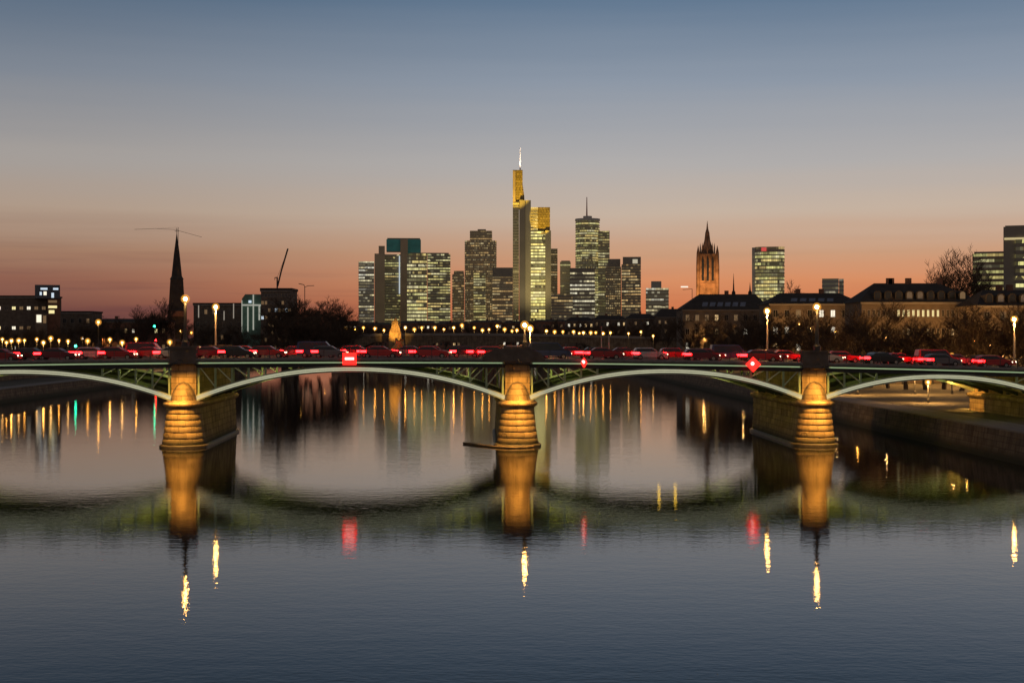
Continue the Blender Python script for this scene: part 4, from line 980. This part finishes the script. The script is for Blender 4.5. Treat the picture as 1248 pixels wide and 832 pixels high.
b = MB(); b.prism([(lf.X(295), 0), (lf.X(319), 0), (lf.X(319), Zl(358.5)), (lf.X(299), Zl(358.5)), (lf.X(295), Zl(364))], 1, 14); b.build('wall', M['copper'], lf.r)
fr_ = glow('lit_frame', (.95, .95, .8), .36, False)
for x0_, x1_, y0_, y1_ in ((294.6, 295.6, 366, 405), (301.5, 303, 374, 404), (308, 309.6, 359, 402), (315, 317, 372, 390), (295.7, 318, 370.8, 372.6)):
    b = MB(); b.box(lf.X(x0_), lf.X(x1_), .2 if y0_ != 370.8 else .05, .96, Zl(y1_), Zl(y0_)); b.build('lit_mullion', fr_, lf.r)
b = MB(); b.box(lf.X(303), lf.X(306.5), .6, .97, Zl(369), Zl(366)); b.build('window', M['win_blue'], lf.r)
for k, (px, y0_, y1_) in enumerate([(242, 372, 387), (284.6, 370, 388), (273, 379, 390)]):
    b = MB(); b.box(xw(px-.5, 556), xw(px+.5, 556), 556, 556.4, zw(y1_, 556), zw(y0_, 556))
    b.build('stair_light', glow('stair_light', (1, .86, .7), .28, False), bpy.data.objects['office_building.003']).matrix_parent_inverse = Matrix.Translation(-bpy.data.objects['office_building.003'].location)
hs = house('high_rise', 'dark high rise shell carrying a crane, above the bare trees', 318, 355, 354, 351, 500, ZU, 14, rows=9, lit=.16, wm='stone_dark', flat=True, ncol=9, cat='building', kinds=('win_blue', 'win_dim'), wh=(1.0, 1.4))
tube_thing('roof_crane', 'luffing crane leaning up from the roof of the dark high rise', 'crane',
           [('mast', [at(338, 351.5, 505), at(338, 338, 505)], .28), ('jib', [at(338.5, 349, 505), at(343, 330, 505), at(351, 303, 505)], .3), ('tie', [at(338, 338, 505), at(351, 303.5, 505)], .05), ('counter_jib', [at(338, 338, 505), at(334.8, 338.5, 505), at(335, 341, 505)], .2)])
tube_thing('street_mast', 'tall double armed street light mast above the bare trees', 'street lamp',
           [('post', [(xw(371.5, 520), 520, ZU), at(371.5, 350, 520), at(370.5, 347, 520), at(364, 345.5, 520)], .14), ('arm', [at(371.5, 350, 520), at(375, 348.3, 520), at(383, 348, 520)], .11)])
tube_thing('floodlight_mast', 'thin pole with a small arm left of the cathedral tower', 'mast',
           [('post', [(xw(843.5, 600), 600, 3.5), at(843.5, 352, 600)], .12), ('arm', [at(843.5, 352, 600), at(832, 353, 600)], .1)])
o = MB(); o.box(-1.8, 1.2, -.3, .3, -.25, .25); tag(o.build('floodlight', glow('floodlight_on', (1, .85, .7), 1.2, False), None, at(835, 349.5, 600.0)), 'small pale lit floodlight bar in the sky left of the cathedral', 'floodlight')

# ------------------------------------------------------------------ bare winter trees
def tree_meshes(seed, h, spread, dens=1.0):
    rd_ = random.Random(seed); tr, cr = MB(), MB()
    def grow(p, d, L, r, depth):
        n = 3 if depth < 2 else 2; pts, rs = [p], [r]
        for i in range(n):
            d = (d+Vector((rd_.uniform(-1, 1), rd_.uniform(-1, 1), rd_.uniform(-.5, 1)))*.2).normalized()
            pts.append(pts[-1]+d*L/n); rs.append(r*(1-.6*(i+1)/n))
        (tr if depth < 2 else cr).tube(pts, rs, 5 if depth < 2 else 3, cap=False)
        if depth >= 4: return
        k = {0: 8, 1: 6, 2: 6, 3: 5}[depth]
        if depth > 0: k = max(2, int(k*dens))
        for j in range(k):
            f = rd_.uniform(.3 if depth else .38, 1.0)*n; i0 = min(n-1, int(f)); q = pts[i0].lerp(pts[i0+1], f-i0)
            out = Vector((math.cos(j*2.4+rd_.random()), math.sin(j*2.4+rd_.random()), rd_.uniform(.1, .9)))
            nd = (d*.55+out.normalized()*spread*(1.1 if depth == 0 else .9)).normalized()
            nd.z = max(nd.z, -.15)
            grow(q, nd, L*rd_.uniform(.42, .66), max(.028, rs[i0]*.5), depth+1)
        if depth < 3: grow(pts[-1], d, L*.55, max(.028, rs[-1]*.9), depth+1)
    grow(Vector((0, 0, -.3)), Vector((0, 0, 1)), h*.55, h*.02+.06, 0)
    o1 = tr.build('trunk', M['bark']); o2 = cr.build('crown', M['twig'])
    return o1, o2
variants = []
for s_, sp_ in ((1, .8), (2, .95), (3, .65), (4, 1.05)):
    variants.append(tree_meshes(s_, 14, sp_, 1.1))
poplar = tree_meshes(9, 14, .36, 1.0)
tn = [0]
rt = random.Random(5)
def real_top(v): return max(max(vv.co.z for vv in o.data.vertices) for o in v)
TOPS = {id(v): real_top(v) for v in variants+[poplar]}
def put_tree(px, ytop, Y, zb, label, group, v=None, wide=1.0):
    v = v or variants[rt.randrange(4)]
    x = xw(px, Y); s = (zw(ytop, Y)-zb)/TOPS[id(v)]
    o = thing('bare_tree', label, 'tree', (x, Y, zb), rt.uniform(0, 6.28), group)
    o.scale = (s*wide, s*wide, s)
    for src, nm in ((v[0], 'trunk'), (v[1], 'crown')):
        c = src.copy(); c.name = nm; COL.objects.link(c); c.parent = o
    return o
def row(items, lab, group, zb):
    for i, it in enumerate(sorted(items)):
        put_tree(it[0], it[1], it[2], zb(it[0], it[2]) if callable(zb) else zb, lab.format(ORD[i]), group, wide=it[3] if len(it) > 3 else 1.0)
row([(348, 362, 480, 1.2), (360, 357, 500, 1.2), (374, 354, 490, 1.3), (388, 358, 505, 1.3), (402, 364, 490, 1.2), (414, 372, 510, 1.2), (424, 384, 520, 1.2), (366, 378, 440, 1.3), (392, 380, 450, 1.3), (352, 382, 440, 1.3), (378, 366, 470, 1.3), (410, 388, 455, 1.3)],
    'dark bare tree in the dense clump left of the skyline, {} from the left', 'bare trees in the clump left of the skyline', lambda p_, Y: 2.3 if Y > 0 and xw(p_, Y) > bank_l(Y)-20 else ZU)
row([(4, 396, 470), (20, 398, 480), (30, 394, 470), (44, 399, 480), (58, 397, 470), (74, 396, 475), (86, 388, 500), (98, 386, 505), (110, 384, 520), (126, 384, 540), (138, 388, 540), (152, 384, 560), (166, 386, 570), (178, 370, 580), (190, 361, 600, 1.2), (202, 366, 600), (232, 384, 560), (246, 390, 540), (262, 390, 540), (277, 392, 540), (290, 393, 520), (312, 394, 500), (330, 390, 480)],
    'dark bare street tree along the left bank, {} from the left', 'bare trees along the left bank', ZU)
row([(432, 390, 700), (446, 389, 700), (460, 392, 710), (500, 392, 690), (514, 389, 700), (528, 391, 690), (542, 388, 705), (556, 391, 690), (571, 390, 700), (586, 392, 690), (602, 389, 700), (618, 391, 690), (634, 388, 700), (652, 388, 690), (668, 387, 700), (684, 388, 690), (700, 386, 680), (714, 388, 690)],
    'bare tree behind the far stone bridge, {} from the left', 'bare trees behind the far stone bridge', 4.5)
row([(728, 385, 670), (742, 388, 650), (756, 384, 660), (770, 386, 640), (784, 383, 650), (798, 388, 620), (812, 383, 610), (826, 386, 590), (838, 384, 560), (850, 382, 540), (862, 388, 480)],
    'bare tree in front of the lit quay houses, {} from the left', 'bare trees before the lit quay houses', 3.2)
row([(846, 381, 405, 1.2), (862, 378, 400, 1.3), (876, 392, 385, 1.2), (890, 399, 380, 1.2), (931, 374, 335, 1.3), (904, 378, 390, 1.3), (918, 383, 340, 1.2), (950, 384, 330, 1.3), (966, 372, 330, 1.3), (984, 378, 310, 1.3), (1003, 376, 300, 1.3), (1022, 369, 290, 1.3), (1040, 374, 280, 1.4), (1061, 360, 272, 1.2), (1082, 388, 268, 1.3), (1104, 382, 262, 1.4), (1128, 386, 260, 1.4), (1150, 372, 262, 1.4), (1172, 366, 256, 1.4), (1192, 372, 250, 1.4), (1212, 364, 255, 1.3), (1236, 370, 246, 1.4), (1252, 360, 244, 1.3)],
    'big dark bare tree on the right bank promenade, {} from the left', 'bare trees on the right bank promenade', 2.7)
for k, (px, yt, vi, wd) in enumerate([(1160, 295, 1, .8), (1178, 306, 3, .7), (1141, 301, 0, .75)]):
    put_tree(px, yt, 322+4*k, 4.0, ['tallest of three bare trees rising above the mansion roof', 'bare tree beside the dark office block above the mansion roof', 'leftmost of three bare trees rising above the mansion roof'][k], 'tall bare trees behind the mansion', variants[vi], wd)
put_tree(963, 341, 700, 4.2, 'single bare tree rising over the roofs right of the rounded office tower', None, poplar, 1.2)
for v in variants+[poplar]:
    for o in v: bpy.data.objects.remove(o)

# ------------------------------------------------------------------ bank lamps, small lights, traffic
far_lamp(120, 392, 465, ZU, 'tall bright orange street lamp among the trees on the left bank', r=.42, m='lamp_big', group='lamps on the left bank')
left_l = [(30, 419, 430, 'lamp_far'), (53, 421, 420, 'lamp_far'), (72, 418, 450, 'lamp_far'), (83, 420, 430, 'lamp_warm'), (107, 419, 440, 'lamp_far'), (134, 418, 450, 'lamp_far'), (149, 420, 430, 'lamp_warm'), (166, 418, 440, 'lamp_far'), (207, 421, 420, 'lamp_far'), (3, 416, 400, 'lamp_warm'), (8, 421, 430, 'lamp_far'), (14, 420, 420, 'lamp_far'), (23, 418, 440, 'lamp_warm'), (45, 416, 460, 'lamp_warm'), (62, 417, 440, 'lamp_warm'), (101, 415, 520, 'lamp_white'), (113, 414, 600, 'lamp_warm'), (126, 415, 600, 'lamp_white'), (156, 414, 620, 'lamp_far'), (172, 416, 640, 'lamp_warm')]
for i, (px, py, Y, m_) in enumerate(sorted(left_l)):
    zb = ZU
    far_lamp(px, py-3-2.2*((i*7) % 5)/4, Y, zb, f'small street light on the left bank above the traffic, {ORD[i]} from the left', r=.24+.16*((i*5) % 4)/4, m=(['lamp_far', 'lamp_far_dim', 'lamp_far_bright', 'lamp_far'][(i*3) % 4] if m_ == 'lamp_far' else m_), group='small lights along the left bank')
right_l = [(1015, 462, 292, 'lamp_far', 2.7), (1045, 456.5, 236, 'lamp_far', 2.7), (1115, 457, 238, 'lamp_far', 2.7), (1131, 465, 207, 'lamp_far', 2.7)]
for i, (px, py, Y, m_, zb) in enumerate(right_l):
    far_lamp(px, py, Y, zb, f'low lamp on the right bank path under the fourth arch, {ORD[i]} from the left', r=.2, m=m_, group='low lamps on the right bank path')
pl_ = [(766, 406, 600), (781, 404, 590), (796, 409, 560), (833, 409, 520), (849, 408, 470), (858, 412, 430), (905, 412, 400), (955, 417, 370), (974, 395, 352), (988, 400, 350), (1018, 404, 330), (1080, 411, 285), (1137, 419, 292), (1182, 428, 270), (1187, 415, 270), (1207, 420, 280), (1217, 413, 278), (1222, 431, 262), (1160, 432, 240), (1100, 428, 290)]
for i, (px, py, Y) in enumerate(sorted(pl_)):
    far_lamp(px, py, Y, 2.7, f'small light between the trees on the right bank, {ORD[i]} from the left', r=.17 if Y < 400 else .26, m=['lamp_warm', 'lamp_far', 'lamp_warm'][i % 3], group='small lights on the right bank promenade', light=3400, omni=Y < 480)
# traffic lights and waiting cars on the left street
def traffic_light(px, py, Y, m_, label):
    z = zw(py, Y); o = thing('traffic_light', label, 'traffic light', (xw(px, Y), Y, ZU))
    h = z-ZU
    q = MB(); q.lathe([(.08, 0), (.06, h-.6)], n=6); q.build('post', M['dksteel'], o)
    q = MB(); q.box(-.22, .22, -.1, .12, h-.6, h+.75); q.build('housing', M['dksteel'], o)
    q = MB(); q.ball((0, -.16, h), .34 if Y > 400 else .2, 8); q.build('lens', M[m_], o, smooth=True)
traffic_light(92.5, 421.5, 430, 'green_on', 'bright green traffic light on the left bank street')
traffic_light(188.5, 397.5, 520, 'green_on', 'upper small green signal lamp left of the church')
traffic_light(190, 414.5, 560, 'red_on', 'red traffic light left of the church above the bridge traffic')
def obx(px, y): return xw(px, OY+y)
for i, (px, y, pc, kd) in enumerate([(132, 4, 'dark red', 'hatchback'), (141, 8, 'bright red', 'saloon'), (148, 4, 'maroon', 'hatchback'), (155, 8, 'bright red', 'van'), (190, 4, 'grey', 'saloon')]):
    X = obx(px, y); place_car(kd, pc, 0, 0, False, f'{pc} {kd} with glowing tail lights at the left end of the far stone bridge', loc=(X, OY+y, oz(X)+.02), rot=R(55), group='cars at the left end of the far bridge')
X = obx(163, 3); place_car('saloon', 'white', 0, 0, False, 'white saloon with bright headlights at the left end of the far bridge', loc=(X, OY+3, oz(X)+.02), rot=R(-60), group='cars at the left end of the far bridge')
